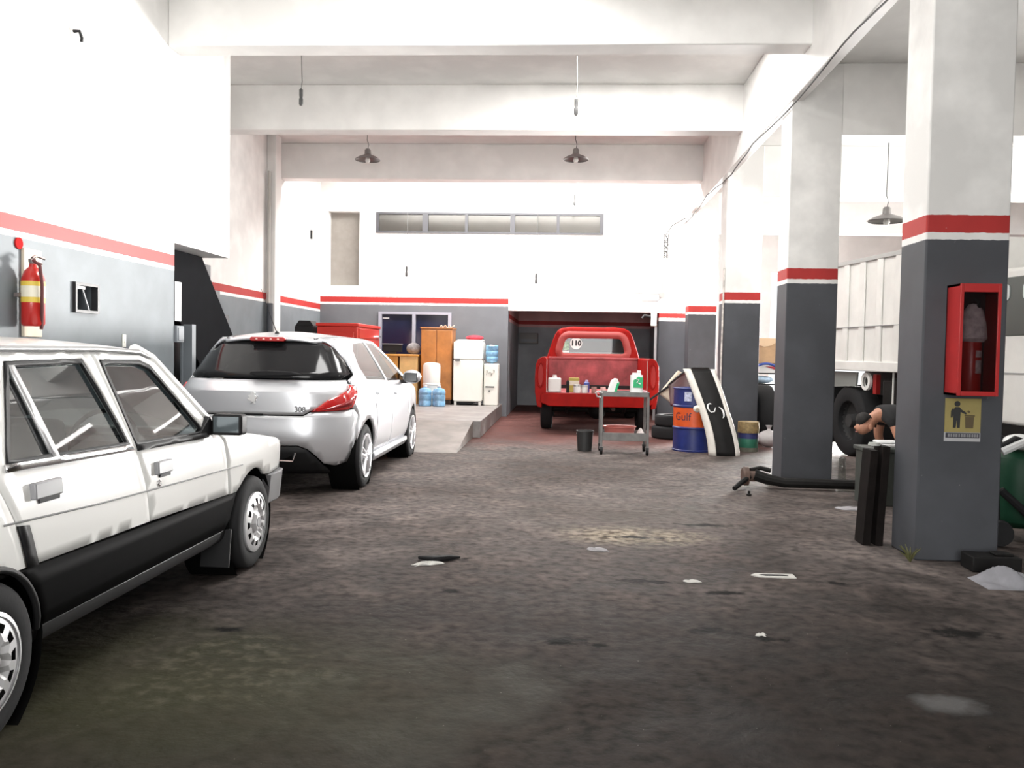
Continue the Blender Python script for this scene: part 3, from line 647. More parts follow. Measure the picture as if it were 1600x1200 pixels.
    wg = [(TY(3.12, .985), .985), (TY(3.3, .96), .96), (TY(3.8, .86), .86), (TY(4.12, .74), .74), (TY(4.16, .30), .30), (TY(3.76, .30), .30)]+[(TY(3.378+.365*cos(a), .315+.365*sin(a)), .315+.365*sin(a)) for a in [.02+(pi-.04)*i/16 for i in range(17)]]+[(TY(2.965, .30), .30), (TY(3.025, .62), .62)]
    put3('front_wing', wg, step=.05, sg=sg)
    wheel(PG, sg*.885, .77, .316, .316, .215, .20, sg, 'spoke'); wheel(PG, sg*.885, 3.378, .316, .316, .215, .20, sg, 'spoke')
    for y in (.77, 3.378): MB().lathe([(0, sg*.60), (.38, sg*.60), (.385, sg*.87)], 28, (0, y, .33), 'x', cap=False).build('wheel_well', mat('wheel_well_black', (0,)*3), PG)
    mm = MB().ball((sg*1.0, 2.66, 1.05), (.115, .07, .085), 14, 10).build('door_mirror', SLV, PG)
    MB().box((sg*1.0, 2.60, 1.045), (.16, .03, .11)).build('mirror_glass', mat('mirror_dark', (.03, .032, .035), .15), mm, bevel=.012)
    MB().box((sg*.89, 2.68, .99), (.12, .05, .04)).build('mirror_arm', BLK, mm)
def roof3(u, v):
    y = .50+1.82*v; h = lerp([(0, .44), (.06, .50), (.2, .565), (.5, .60), (1, .585)], v); x = (u*2-1)*h; e = abs(x)/h
    zz = 1.440+.03*min(1, v*5)*(1-max(0, v-.8)*2)+.07*(1-e**2.2)*lerp([(0, .45), (.3, 1), (1, .75)], v)
    return (x, y-.05*(1-e*e)*(1-min(1, v*5)), zz)
MB().grid(roof3, 16, 16).build('roof', SLV, PG, thick=.025, ang=60)
for sg in (1, -1): MB().tube([(sg*lerp([(0, .43), (.3, .52), (1, .53)], v), .5+1.8*v, roof3((1+lerp([(0, .43), (.3, .52), (1, .53)], v)/.6)/2, v)[2]+.003) for v in [i/8 for i in range(9)]], .006, 6).build('roof_strip', mat('dark_trim', (.06, .06, .065), .5), PG)
def bl(u, v): x = -.20+.36*u; return (x, .455-.03*v, 1.478-.04*v)
bk = MB().prism(rrect(-.17, 1.432, .17, 1.472, .018), 'y', .40, .46).build('brake_light', REDL, PG, bevel=.005)
for i in range(4): MB().ball((-.105+.07*i, .399, 1.452), (.012, .004, .009), 8, 6).build('led', mat('pale_red_led', (.8, .45, .4), .2), bk)
MB().tube([(-.02, .74, 1.515), (-.04, .58, 1.70), (-.075, .44, 1.93)], [.005, .003, .002], 6).lathe([(.03, 1.495), (.022, 1.52), (.006, 1.535)], 10, (-.02, .745, 0)).build('aerial', BLK, PG)
MB().prism([(-.06, 1.125), (-.05, 1.15), (.10, 1.158), (.33, 1.15), (.42, 1.13), (.30, 1.118), (0, 1.108)], 'y', .10, .165).build('rear_wiper', BLK, PG, bevel=.006)
# rampant beast emblem and model figures on the boot
emb = [(-.02, -.055), (.0, -.03), (-.035, -.02), (-.045, .0), (-.02, .0), (-.04, .025), (-.015, .03), (-.012, .055), (.015, .06), (.032, .045), (.022, .03), (.035, .02), (.05, .028), (.048, .008), (.03, -.004), (.04, -.02), (.02, -.03), (.03, -.055), (.012, -.05), (.008, -.03)]
def tg_y(x, z): return S3(TX(x, z), z)[1]
MB().prism([(x, .905+y) for x, y in emb], 'y', tg_y(0, .92)-.016, tg_y(0, .92)+.02).build('emblem', mat('bright_silver', (.8, .8, .8), .3, metal=.2), tail, bevel=.003)
tm = text_mb('308', .07, .003, .002); tm.xf(Matrix.Translation((.435, tg_y(.43, .81)-.006, .808)) @ rot('X', 90)); tm.build('model_figures', mat('grey_chrome', (.42, .42, .43), .25, metal=1), tail)
MB().bb(-.20, .10, tg_y(0, .79)-.004, .06, .752, .766).build('boot_release', BLK, tail)
def scr3(u, v):
    h = .575+.17*v; x = (u*2-1)*h; return (x, 2.30+.86*v+.10*(1-(2*u-1)**2), 1.475-.02*(2*u-1)**2-.475*v)
MB().grid(scr3, 12, 8).build('windscreen', CARGLASS, PG, recalc=False)
def hood3(u, v):
    y = 3.10+1.10*v; z = lerp([(3.1, .985), (3.3, .958), (3.8, .858), (4.12, .74), (4.2, .68)], y); h = S3(TY(y, z), z)[0]-.004; x = (u*2-1)*h
    return (x, y+.06*(1-(2*u-1)**2)*v, z+.06*(1-abs(2*u-1)**2.4)*(1-.6*v))
MB().grid(hood3, 14, 12).build('bonnet', SLV, PG, thick=.02, ang=60)
MB().prism([(-.74, 4.14), (-.5, 4.24), (0, 4.276), (.5, 4.24), (.74, 4.14), (.70, 4.0), (-.70, 4.0)], 'z', .22, .70).build('front_bumper', SLV, PG, bevel=.03)
MB().bb(-.74, .74, .60, 3.9, .20, .30).bb(-.62, .62, .30, 3.8, .19, .21).build('floor_pan', mat('wheel_well_black', (0,)*3), PG)
MB().bb(-.72, .72, 3.0, 3.1, .3, .95).bb(-.72, .72, 2.62, 3.0, .75, .95).build('dashboard', DKIN, PG)
for x in (-.38, .38):
    MB().bb(x-.25, x+.25, 1.95, 2.4, .45, .60).prism([(1.80, .5), (1.98, .5), (1.84, 1.10), (1.70, 1.10)], 'x', x-.25, x+.25).bb(x-.13, x+.13, 1.68, 1.76, 1.1, 1.27).build('front_seat', mat('seat_cloth', (0,)*3), PG, bevel=.03)
MB().bb(-.64, .64, 1.1, 1.5, .42, .58).prism([(.96, .5), (1.15, .5), (1.02, 1.06), (.88, 1.06)], 'x', -.64, .64).build('rear_seat', mat('seat_cloth', (0,)*3), PG, bevel=.03)

# ------------------------------------------------------------------ red pickup in front of the garage opening
TRD = mat('red_truck_paint', (.26, .0065, .0045), .5, var=.18, scale=5, spec=.10)
PRM = mat('pink_primer_red', (.33, .065, .07), .6, var=.5, scale=4)
TK = thing('pickup_truck', 'old red pickup truck with its tailgate off, parked in front of the garage opening', 'truck', (.565, 14.75, 0))
# bed: floor, headboard, two sides with rounded outer edge, cross sill
MB().bb(-.86, .86, .0, 2.08, .64, .69).build('bed_floor', PRM, TK)
MB().bb(-.86, .86, 2.06, 2.10, .66, 1.30).bb(-.86, .86, 2.02, 2.06, 1.26, 1.30).build('headboard', PRM, TK, bevel=.006)
MB().bb(-.72, .72, 1.98, 2.06, .69, .76).build('bed_gap', BLK, TK)
MB().prism([(-.95, .52), (-.95, .66), (-.86, .69), (.86, .69), (.95, .66), (.95, .52), (.80, .46), (-.80, .46)], 'y', -.03, .06).build('rear_sill', TRD, TK, bevel=.012)
for sg in (-1, 1):
    P = [(.86, .62), (.86, 1.27), (.89, 1.30), (.94, 1.30), (1.005, 1.26), (1.045, 1.16), (1.055, .95), (1.05, .70), (1.01, .45), (.93, .43), (.92, .62)]
    mb = MB().prism([(sg*x, z) for x, z in P], 'y', 0, 2.08)
    bs = mb.build('bed_side', TRD, TK, bevel=.012)
    # arch cut is suggested by the dark wheel well behind the flank
    MB().tube([(sg*x, -.012, z) for x, z in [(.955+.055*cos(a), .99+.21*sin(a)) for a in [2*pi*i/24 for i in range(25)]]], .010, 6).build('tail_light_ring', TRD, bs)
    MB().prism([(sg*(.955+.046*cos(a)), .99+.19*sin(a)) for a in [2*pi*i/24 for i in range(24)]], 'y', -.014, .01).build('tail_light', mat('dull_red_lens', (.26, .012, .010), .5, spec=.25), bs, bevel=.004)
    MB().bb(sg*.858, sg*.852, .02, .05, .70, 1.26).build('post_strip', mat('pale_scraped_metal', (.55, .45, .42), .5), bs)
for sg in (-1, 1):
    wheel(TK, sg*.965, .95, .36, .36, .20, .21, sg, 'plain'); wheel(TK, sg*.965, 3.95, .36, .36, .20, .21, sg, 'plain')
MB().tube([(-.80, .95, .36), (.80, .95, .36)], .055, 12).ball((.05, .95, .36), (.17, .19, .18), 14, 10).build('rear_axle', mat('greasy_black', (.010, .0095, .009), .65, var=.4, spec=.2), TK)
for x in (-.45, .45): MB().bb(x-.04, x+.04, .05, 4.6, .44, .60).build('chassis_rail', mat('greasy_black', (0,)*3), TK, bevel=.008)
for sg in (-1, 1): MB().tube([(sg*.50, .05, .50), (sg*.50, .50, .35), (sg*.50, .95, .30), (sg*.50, 1.4, .35), (sg*.50, 1.8, .50)], .03, 6).build('leaf_spring', mat('greasy_black', (0,)*3), TK)
MB().tube([(.30, .15, .42), (.30, .8, .42), (.28, 1.6, .42), (.28, 2.6, .45)], .035, 10).build('exhaust_pipe', mat('rusty_steel', (.10, .06, .045), .7, var=.4), TK)
MB().lathe([(0, -.16), (.14, -.16), (.15, -.13), (.15, .13), (.14, .16), (0, .16)], 20, (.02, 1.75, .36), 'x').build('spare_tank', mat('greasy_black', (0,)*3), TK)
# cab
def cabo(y):
    """half section of the cab shell at y as (x,z)"""
    f = lerp([(2.12, 0), (3.2, 0), (3.7, 1)], y); zt = 1.90-.02*((y-2.7)/.6)**2
    return [(.90, .62), (.905, 1.00), (.90, 1.28), (.86, 1.42), (.80, 1.60), (.745, 1.74), (.69, 1.82), (.60, 1.865), (.40, 1.893), (.20, zt), (0, zt+.005)]
def cabring(y, k=1.): s_ = cabo(y); return [(-x*k, z) for x, z in s_]+[(x*k, z) for x, z in s_[-2::-1]]
mb = MB(); ys = [2.12, 2.16, 2.7, 3.3]; R_ = [cabring(2.12, .975), cabring(2.16), cabring(2.7), cabring(3.3)]; n = len(R_[0])
v = [(x, y, z) for y, r in zip(ys, R_) for x, z in r]; f = [(i*n+k, i*n+k+1, (i+1)*n+k+1, (i+1)*n+k) for i in range(3) for k in range(n-1)]
zs_lo = 1.33
keep = []
for q in f:
    c = sum((Vector(v[i]) for i in q), Vector())/4
    if 2.25 < c.y < 3.25 and 1.33 < c.z < 1.66 and abs(c.x) > .75: continue   # door windows
    keep.append(q)
cab = MB().add(v, keep).build('cab', TRD, TK, thick=.03, ang=40)
win = rrect(-.60, 1.365, .60, 1.665, .07); win = [(x*(1.04-.14*(z-1.365)/.3), z+.02*(1-(x/.6)**2)*(1 if z > 1.5 else 0)) for x, z in win]
bk = MB().patch(cabring(2.12, .975), lambda x, z: (x, 2.115, z), [win], .09, ref=(0, 3, 1.2)).build('cab_back', TRD, TK, thick=.03)
MB().prism(inset(win, -.012), 'y', 2.098, 2.110).build('window_rubber', mat('red_rubber_edge', (.30, .04, .035), .6), bk)
bpy.data.objects.remove(bpy.data.objects['window_rubber'])
MB().patch(inset(win, -.022), lambda x, z: (x, 2.10, z), [inset(win, .006)], .09, ref=(0, 3, 1.2)).build('window_rubber', mat('red_rubber_edge', (0,)*3), bk, thick=.02)
gw = MB().patch(win, lambda x, z: (x, 2.125, z), (), .2, ref=(0, 3, 1.2)).build('rear_window', glass('truck_rear_glass', (.80, .82, .80), .035), TK, recalc=False)
MB().lathe([(0, 2.118), (.115, 2.118), (.115, 2.123)], 28, (-.335, 0, 1.565), 'y').build('speed_sticker', mat('white_sticker', (.85, .85, .83), .5), gw)
MB().xf(Matrix()).lathe([(.100, 2.1165), (.108, 2.1165)], 28, (-.335, 0, 1.565), 'y', cap=False).build('sticker_ring', mat('white_sticker', (0,)*3), gw)
tm = text_mb('110', .135, .002, .007); tm.xf(Matrix.Translation((-.335, 2.114, 1.565)) @ rot('X', 90)); tm.build('speed_figures', mat('black_ink', (.02, .02, .02), .6), gw)
MB().bb(-.585, -.47, 2.118, 2.123, 1.43, 1.60).build('green_sticker', mat('pale_green_sticker', (.38, .55, .42), .6, var=.5, scale=30), gw)
MB().bb(-.60, -.47, 2.117, 2.122, 1.385, 1.42).build('white_sticker', mat('white_sticker', (0,)*3), gw)
MB().grid(lambda u, v_: ((u*2-1)*lerp([(0, .66), (1, .80)], v_), 3.25+.32*v_+.08*(1-(2*u-1)**2), 1.84-.52*v_), 10, 6).build('windscreen', CARGLASS, TK, recalc=False)
mb = MB()
def rg(w_, z0, z1): return [(-w_, z0), (-w_, z1-.10), (-w_*.85, z1), (w_*.85, z1), (w_, z1-.10), (w_, z0)]
secs = [(3.3, rg(.90, .62, 1.33)), (3.7, rg(.90, .62, 1.32)), (4.7, rg(.88, .55, 1.18)), (4.85, rg(.84, .55, 1.10))]
v = [(x, y, z) for y, r in secs for x, z in r]; n = 6
mb.add(v, [(i*n+k, i*n+(k+1) % n, (i+1)*n+(k+1) % n, (i+1)*n+k) for i in range(3) for k in range(n)]+[tuple(range(n)), tuple(3*n+k for k in range(n))])
mb.build('bonnet', TRD, TK, bevel=.02)
MB().bb(-.7, .7, 2.4, 2.75, .72, .92).bb(-.7, .7, 2.2, 2.36, .72, 1.40).build('bench_seat', mat('worn_grey_cloth', (.20, .19, .19), .9), TK, bevel=.04)

# ------------------------------------------------------------------ things in the truck bed and on the trolley
def can(name, label, cat, x, y, z, r, h, m, group=None, capm=None, neck=.0):
    t = thing(name, label, cat, (x, y, z), group=group)
    pr = [(0, 0), (r*.95, 0), (r, .01), (r, h*.82 if neck else h-.01), (r*.96, h*.86 if neck else h)]
    if neck: pr += [(r*.55, h*.93), (neck, h*.95), (neck, h)]
    pr += [(0, h)]
    MB().lathe(pr, 20).build('body', m, t)
    if capm: MB().lathe([(neck+.006 if neck else r+.002, h-.02), (neck+.006 if neck else r+.002, h+.015), (0, h+.018)], 16).build('lid', capm, t)
    return t
bx, by, bz = .565, 14.75, .69
jug = thing('jerrycan', 'translucent white plastic jug standing at the left of the truck bed', 'jug', (bx-.72, by+.22, bz))
MB().prism(rrect(-.115, -.08, .115, .08, .035), 'z', 0, .25).build('body', mat('milky_plastic', (.62, .60, .58), .4), jug, bevel=.02)
MB().lathe([(.05, .25), (.035, .28), (.035, .30), (0, .30)], 14).build('cap', mat('milky_plastic', (0,)*3), jug)
can('paint_tin', 'white paint tin on the edge of the truck bed beside the milky jug', 'tin', bx-.33, by+.14, bz, .062, .13, mat('white_tin', (.66, .64, .62), .4), capm=mat('tin_grey', (.45, .45, .45), .35, metal=.6))
can('paint_tin', 'second white paint tin just right of the tin beside the milky jug', 'tin', bx-.20, by+.16, bz, .058, .12, mat('white_tin', (0,)*3), capm=mat('tin_grey', (0,)*3))
can('bottle', 'thin dark bottle between the milky jug and the white tins', 'bottle', bx-.49, by+.16, bz, .028, .22, BLK, neck=.012)
t = thing('carton', 'small olive yellow carton behind the white tins in the truck bed', 'box', (bx-.38, by+.42, bz)); MB().bb(-.09, .09, -.06, .06, 0, .25).build('box', mat('olive_yellow_card', (.34, .28, .06), .7), t, bevel=.006); MB().bb(-.09, .09, -.064, -.058, .12, .20).build('printed_label', mat('pale_label', (.55, .5, .42), .6), t)
can('spray_can', 'blue canister lying among the tins in the truck bed', 'can', bx-.16, by+.38, bz, .05, .20, mat('blue_tin', (.05, .08, .30), .4), neck=.02, capm=mat('lilac_cap', (.45, .40, .62), .5))
for i, (dx, lb) in enumerate(((-.04, 'small brownish cup left of the pink cup on the bed edge'), (.115, 'pink and white cup on the truck bed edge near the trolley'))):
    c_ = can('cup', lb, 'cup', bx+dx, by+.10, bz, .045, .11, mat('brown_cup', (.30, .15, .13), .5) if i == 0 else mat('pink_cup', (.62, .36, .33), .5))
rag = thing('rag', 'white rag draped over the truck bed edge beside the trolley', 'rag', (bx+.28, by+.06, bz))
random.seed(3)
MB().grid(lambda u, v: ((u-.5)*.30, (v-.5)*.16, .012+.035*abs(sin(u*9+v*4))*(1-abs(2*u-1)**2)), 14, 8).build('cloth', mat('white_rag', (.66, .60, .58), .9), rag, thick=.006)
# trolley
TG = mat('trolley_grey', (.15, .145, .14), .5, metal=.3, var=.25, scale=9)
TR = thing('tool_trolley', 'grey metal tool trolley on castors standing behind the red pickup', 'trolley', (.84, 12.0, 0))
MB().bb(-.32, .32, -.24, .24, .79, .81).bb(-.33, .33, -.25, -.235, .79, .855).bb(-.33, .33, .235, .25, .79, .855).bb(-.33, -.315, -.25, .25, .79, .855).bb(.315, .33, -.25, .25, .79, .855).build('top_tray', TG, TR, bevel=.004)
MB().bb(-.31, .31, -.23, .23, .20, .215).bb(-.32, .32, -.24, -.228, .19, .30).bb(-.32, .32, .228, .24, .19, .30).build('lower_shelf', TG, TR, bevel=.003)
for sx in (-1, 1):
    for sy in (-1, 1):
        MB().bb(sx*.295, sx*.33, sy*.215, sy*.25, .10, .80).build('leg', TG, TR, bevel=.003)
        c_ = MB().lathe([(0, -.018), (.05, -.018), (.055, -.012), (.055, .012), (.05, .018), (0, .018)], 18, (sx*.31, sy*.24, .055), 'x').build('castor', BLK, TR)
        MB().bb(sx*.31-.026, sx*.31+.026, sy*.24-.02, sy*.24+.02, .075, .11).build('castor_fork', TG, c_)
MB().tube([(-.31, -.25, .84), (-.37, -.27, .86), (-.40, -.26, .84), (-.38, -.25, .79), (-.33, -.25, .78)], .012, 8).build('handle', STEEL, TR)
t = thing('milk_carton', 'tilted white and green carton at the left of the trolley top', 'carton', (.66, 12.02, .815), rz=12)
mb = MB().bb(-.05, .05, -.05, .05, 0, .17).prism([(-.05, .17), (.05, .17), (.012, .22), (-.012, .22)], 'y', -.05, .05); mb.xf(Matrix.Translation((0, 0, .005)) @ rot('Y', 18)); mb.build('carton', mat('white_card', (.72, .72, .70), .5), t, bevel=.004)
MB().bb(.045, .055, -.048, .048, .02, .19).bb(.02, .05, -.053, -.049, .03, .17).xf(rot('Y', 18)).build('green_panel', mat('green_print', (.02, .36, .14), .5), t)
t = thing('oil_canister', 'tall white canister with a green label on the right of the trolley top', 'canister', (1.00, 11.92, .815))
MB().prism(rrect(-.085, -.06, .085, .06, .03), 'z', 0, .27).bb(-.06, .06, -.04, .04, .26, .30).lathe([(.028, .30), (.028, .335), (0, .337)], 12, (.03, 0, 0)).build('body', mat('white_plastic', (.70, .71, .70), .35), t, bevel=.01)
MB().prism([(-.05+.0, .10), (.083, .10), (.083, .24), (.02, .25), (-.045, .20)], 'y', -.064, -.058).build('green_label', mat('green_print', (0,)*3), t)
MB().tube([(-.02, -.067, .22), (.03, -.067, .21), (.0, -.067, .17), (.05, -.067, .15)], .006, 6).build('white_lettering', mat('white_label', (0,)*3), t)
t = thing('wipe_pack', 'pinkish plastic pack at the far right of the trolley top', 'pack', (1.11, 12.05, .815)); MB().ball((0, 0, .03), (.055, .05, .032), 12, 8).build('pack', mat('pink_plastic', (.55, .32, .36), .4), t)
t = thing('spanner', 'steel spanner lying on the trolley top between carton and canister', 'spanner', (.83, 11.90, .815), rz=20)
MB().tube([(-.10, 0, .008), (.10, 0, .008)], .008, 6).lathe([(.012, 0), (.022, 0), (.022, .012), (.012, .012)], 14, (-.11, 0, .002)).build('shaft', CHROME, t)
t = thing('basin', 'dull red plastic basin on the lower trolley shelf', 'basin', (.79, 12.05, .215))
MB().lathe([(0, 0), (.19, 0), (.22, .14), (.235, .145), (.235, .155), (.21, .15), (.18, .012), (0, .012)], 28).build('bowl', mat('dull_red_plastic', (.42, .12, .10), .45), t)
t = thing('rag', 'crumpled white cloth at the right end of the lower trolley shelf', 'rag', (1.06, 11.92, .215))
MB().grid(lambda u, v: ((u-.5)*.20, (v-.5)*.18, .10*(1-(2*u-1)**2)*(1-(2*v-1)**2)*(1+.5*sin(9*u+5*v))), 12, 12).build('cloth', mat('white_rag', (0,)*3), t, thick=.006)
t = thing('bucket', 'small black bucket on the floor left of the trolley', 'bucket', (.315, 12.15, 0))
MB().lathe([(0, .005), (.095, .005), (.10, .0), (.118, .27), (.126, .272), (.126, .29), (.112, .29), (.092, .02), (0, .02)], 28).build('pail', mat('black_bucket', (.018, .018, .018), .5), t)
MB().tube([(.12*cos(a), .0-.01, .27-.12*sin(a)*.3-.02) for a in [pi*i/12 for i in range(13)]], .004, 6).build('handle', mat('pale_wire', (.35, .35, .35), .4), t)

# ------------------------------------------------------------------ drum, bumper cover and clutter by the columns
DR = thing('oil_drum', 'blue oil drum with an orange band behind the black bumper cover', 'drum', (1.88, 12.55, 0))
bl = mat('drum_blue', (.012, .022, .13), .4, var=.3, scale=8); og = mat('drum_orange', (.62, .085, .012), .4, var=.15)
def rib(r, z): return [(r, z-.02), (r+.012, z-.008), (r+.012, z+.008), (r, z+.02)]
MB().lathe([(0, .012), (.275, .012), (.292, 0), (.296, .02), (.286, .03), (.286, .32)]+rib(.286, .335)+[(.286, .36)], 40).build('lower_shell', bl, DR)
MB().lathe([(.287, .355), (.287, .625)], 40, cap=False).build('orange_band', og, DR)
MB().lathe([(.286, .62)]+rib(.286, .645)+[(.286, .88), (.296, .89), (.296, .905), (.285, .91), (.27, .895), (0, .895)], 40).build('upper_shell', bl, DR)
tm = text_mb('Gulf', .155, .0); v2 = []
for p in tm.v:
    a = -pi/2-.72+p.x/.29; v2.append(Vector((.2895*cos(a), .2895*sin(a), .495+p.y)))
tm.v = v2; tm.build('lettering', mat('dark_blue_ink', (.02, .02, .05), .5), DR, recalc=False)
mb = MB().grid(lambda u, v: (.2885*cos(-pi/2-.62+.36*u), .2885*sin(-pi/2-.62+.36*u), .72+.13*v), 6, 2); mb.build('paper_label', mat('pale_blue_label', (.45, .48, .62), .6, var=.5, scale=40), DR, recalc=False)
mb = MB().grid(lambda u, v: (.2885*cos(-pi/2-.02+.18*u), .2885*sin(-pi/2-.02+.18*u), .69+.03*v), 4, 1); mb.build('small_label', mat('pale_blue_label', (0,)*3), DR, recalc=False)
MAR = mat('maroon_paint', (.055, .014, .016), .5, var=.35, scale=5)
t = thing('car_bonnet', 'dark maroon car bonnet leaning over the drum against the column', 'bonnet', (1.93, 13.10, 0))
def mar(u, v):
    x = -.33+.60*u; z = .62+.56*v*(1-.55*max(0, .55-u)**1.3*1.9); return (x, -.10+.30*v-.10*(1-(2*u-1)**2), z)
MB().grid(mar, 16, 8).build('panel', MAR, t, thick=.02, ang=60)
MB().tube([mar(u/12, 1) for u in range(13)], .014, 6).build('edge', mat('black_rubber_edge', (.01, .01, .01), .6), t)
for x in (-.2, .2): MB().tube([(x, .02, .0), (x, .0, .72)], .018, 6).build('prop', MAR, t)
# black bumper cover stood on end with white edges
BP = thing('bumper_cover', 'curved black bumper cover stood on end with two white edges beside the drum', 'bumper', (2.2, 12.0, 0))
def bpl(u, v, d=0.):
    """u across, v up"""
    sh = .38*(1-(1-v)**1.0) if False else .30*v**1.5+.03*v
    x0 = -.20+.0*v; wd = lerp([(0, .425), (.5, .41), (1, .44)], v)
    return (.205-.42+wd*u-sh+.03, -.03+.34*v*v+d-.09*sin(pi*u)*(1-.3*v), 1.18*v)
MB().grid(lambda u, v: bpl(.06+.9*u, v), 12, 20).build('cover', mat('black_cover', (.010, .0095, .0095), .6, var=.3, spec=.2), BP, thick=.015, ang=60)
WE = mat('white_edge_foam', (.66, .63, .58), .6, var=.12, scale=9)
def strip(u0, u1, wob):
    mb = MB().grid(lambda u, v: Vector(bpl(u0+(u1-u0)*u+wob*sin(7*v)*.01, v, -.012))+Vector((0, -.018*sin(pi*u), 0)), 6, 22); return mb
strip(-.02, .215, 1).build('left_edge', WE, BP, thick=.02, ang=60)
strip(.83, .99, .6).build('right_edge', WE, BP, thick=.02, ang=60)
MB().ball((bpl(-.06, .54)[0], bpl(-.06, .54)[1]-.02, .63), (.055, .03, .05), 12, 8).build('tab', WE, BP)
MB().lathe([(.012, -.004), (.022, -.004), (.022, .004)], 14, (bpl(-.06, .54)[0], bpl(-.06, .54)[1]-.052, .62), 'y').build('tab_hole', mat('tan_hole', (.30, .24, .17), .7), BP)
cm = MB()
def on(u, v): p = bpl(u, v, -.02); return p
cm.tube([on(.30+.11*cos(a)+.09, .55+.05*sin(a)) for a in [radians(d) for d in range(70, 255, 15)]], [.004, .007, .009, .011, .012, .012, .012, .012, .011, .010, .008, .006, .004], 6)
cm.tube([on(.33, .502), on(.45, .51), on(.53, .56)], [.005, .009, .004], 6)
cm.tube([on(.62+.13*cos(a), .50+.065*sin(a)) for a in [radians(d) for d in range(80, -75, -15)]], [.004, .006, .009, .011, .013, .013, .012, .011, .009, .007, .004], 6)
cm.build('white_emblem', mat('white_label', (0,)*3), BP)
t = can('paint_bucket', 'green and blue plastic paint bucket by the foot of the third column', 'bucket', 2.68, 12.62, 0, .14, .30, mat('bucket_green', (.03, .16, .10), .45))
MB().lathe([(.142, .19), (.1425, .27)], 24, cap=False).build('blue_band', mat('bucket_blue', (.03, .035, .13), .5), t)
MB().lathe([(.15, .27), (.152, .28), (.15, .40), (.148, .43), (0, .43)], 24).build('stained_top', mat('stained_ochre', (.28, .20, .09), .7, var=.5, scale=20), t)
MB().lathe([(.144, 0), (.1445, .06)], 24, cap=False).build('grimy_foot', mat('bucket_grime', (.13, .13, .10), .8, var=.4), t)
t = thing('rubbish_bag', 'crumpled white plastic bag on the floor behind the second column', 'bag', (3.12, 13.25, 0))
random.seed(5)
MB().ball((0, 0, .13), (.17, .14, .13), 16, 12).lathe([(.05, .23), (.02, .28), (.05, .33)], 10, cap=False).build('bag', mat('white_bag', (.55, .52, .52), .5, var=.2), t)
# shelf pile seen between the second and third columns
t = thing('tyre', 'big black truck tyre standing on edge behind the white plastic bag', 'tyre', (3.16, 13.95, .46))
tyre_mb(-.14, .14, .46, .27).build('tread', RUB, t, ang=50)
MB().lathe([(.26, -.10), (.26, .10)], 24, ax='x', cap=False).build('bead', BLK, t)
rk = thing('storage_rack', 'black steel rack holding boxes behind the second column', 'rack', (3.4, 14.85, 0))
for z in (.92, 1.10, 1.26): MB().bb(-.40, .60, -.25, .25, z-.02, z).build('shelf', BLK, rk)
for x in (-.39, .59):
    for y in (-.24, .24): MB().bb(x-.015, x+.015, y-.015, y+.015, 0, 1.26).build('post', BLK, rk)
t = thing('cardboard_box', 'brown cardboard box with an open flap on top of the black rack', 'box', (3.35, 14.85, 1.26)); MB().bb(-.28, .28, -.2, .2, 0, .42).build('carton', mat('cardboard', (.42, .27, .15), .8, var=.15), t, bevel=.006)
MB().prism([(-.28, .42), (.28, .42), (.10, .30), (-.02, .27), (-.12, .31)], 'y', -.215, -.203).build('flap', mat('cardboard_light', (.58, .42, .27), .8), t)
t = thing('hose', 'coiled blue hose hanging on the rack edge under the cardboard box', 'hose', (3.35, 14.55, 1.20)); MB().tube([(-.18+.36*i/12, -.02, .055*sin(pi*i/12)) for i in range(13)], .022, 8).build('coil', mat('blue_hose', (.03, .07, .30), .4), t)
t = thing('parts_box', 'white box with a red flash on the middle rack shelf', 'box', (3.35, 14.75, 1.10)); MB().bb(-.2, .2, -.15, .15, 0, .12).build('carton', mat('white_card', (0,)*3), t, bevel=.004); MB().prism([(.0, .11), (.15, .11), (.18, .05)], 'y', -.156, -.15).build('red_flash', mat('red_print', (.45, .04, .05), .5), t)
t = thing('rag', 'pale blue cloth bundle on the lowest rack shelf', 'rag', (3.3, 14.72, .92)); MB().ball((0, 0, .065), (.22, .13, .065), 14, 8).build('bundle', mat('pale_blue_cloth', (.36, .48, .60), .9, var=.4, scale=14), t)
# cream foam and tyres behind the drum
t = thing('seat_cushion', 'cream foam car seat cushion leaning behind the oil drum', 'cushion', (1.78, 14.35, .57))
mb = MB().bb(-.26, .26, -.08, .08, 0, .50); mb.xf(rot('Y', 38)); mb.build('foam', mat('cream_foam', (.58, .50, .40), .9, var=.12), t, bevel=.03)
MB().tube([(-.36, -.1, .06), (.30, -.1, .56)], .02, 6).build('black_edge', BLK, t)
t = thing('tyre', 'black tyre lying flat under the cream cushion behind the drum', 'tyre', (1.80, 14.35, 0))
mb = tyre_mb(0, .20, .33, .19); mb.xf(rot('Y', -90)); mb.build('tread', RUB, t, ang=50)
t2 = thing('tyre', 'upper black tyre of the flat pair under the cream cushion', 'tyre', (1.84, 14.36, .205)); mb = tyre_mb(0, .18, .32, .19); mb.xf(rot('Y', -90)); mb.build('tread', RUB, t2, ang=50)

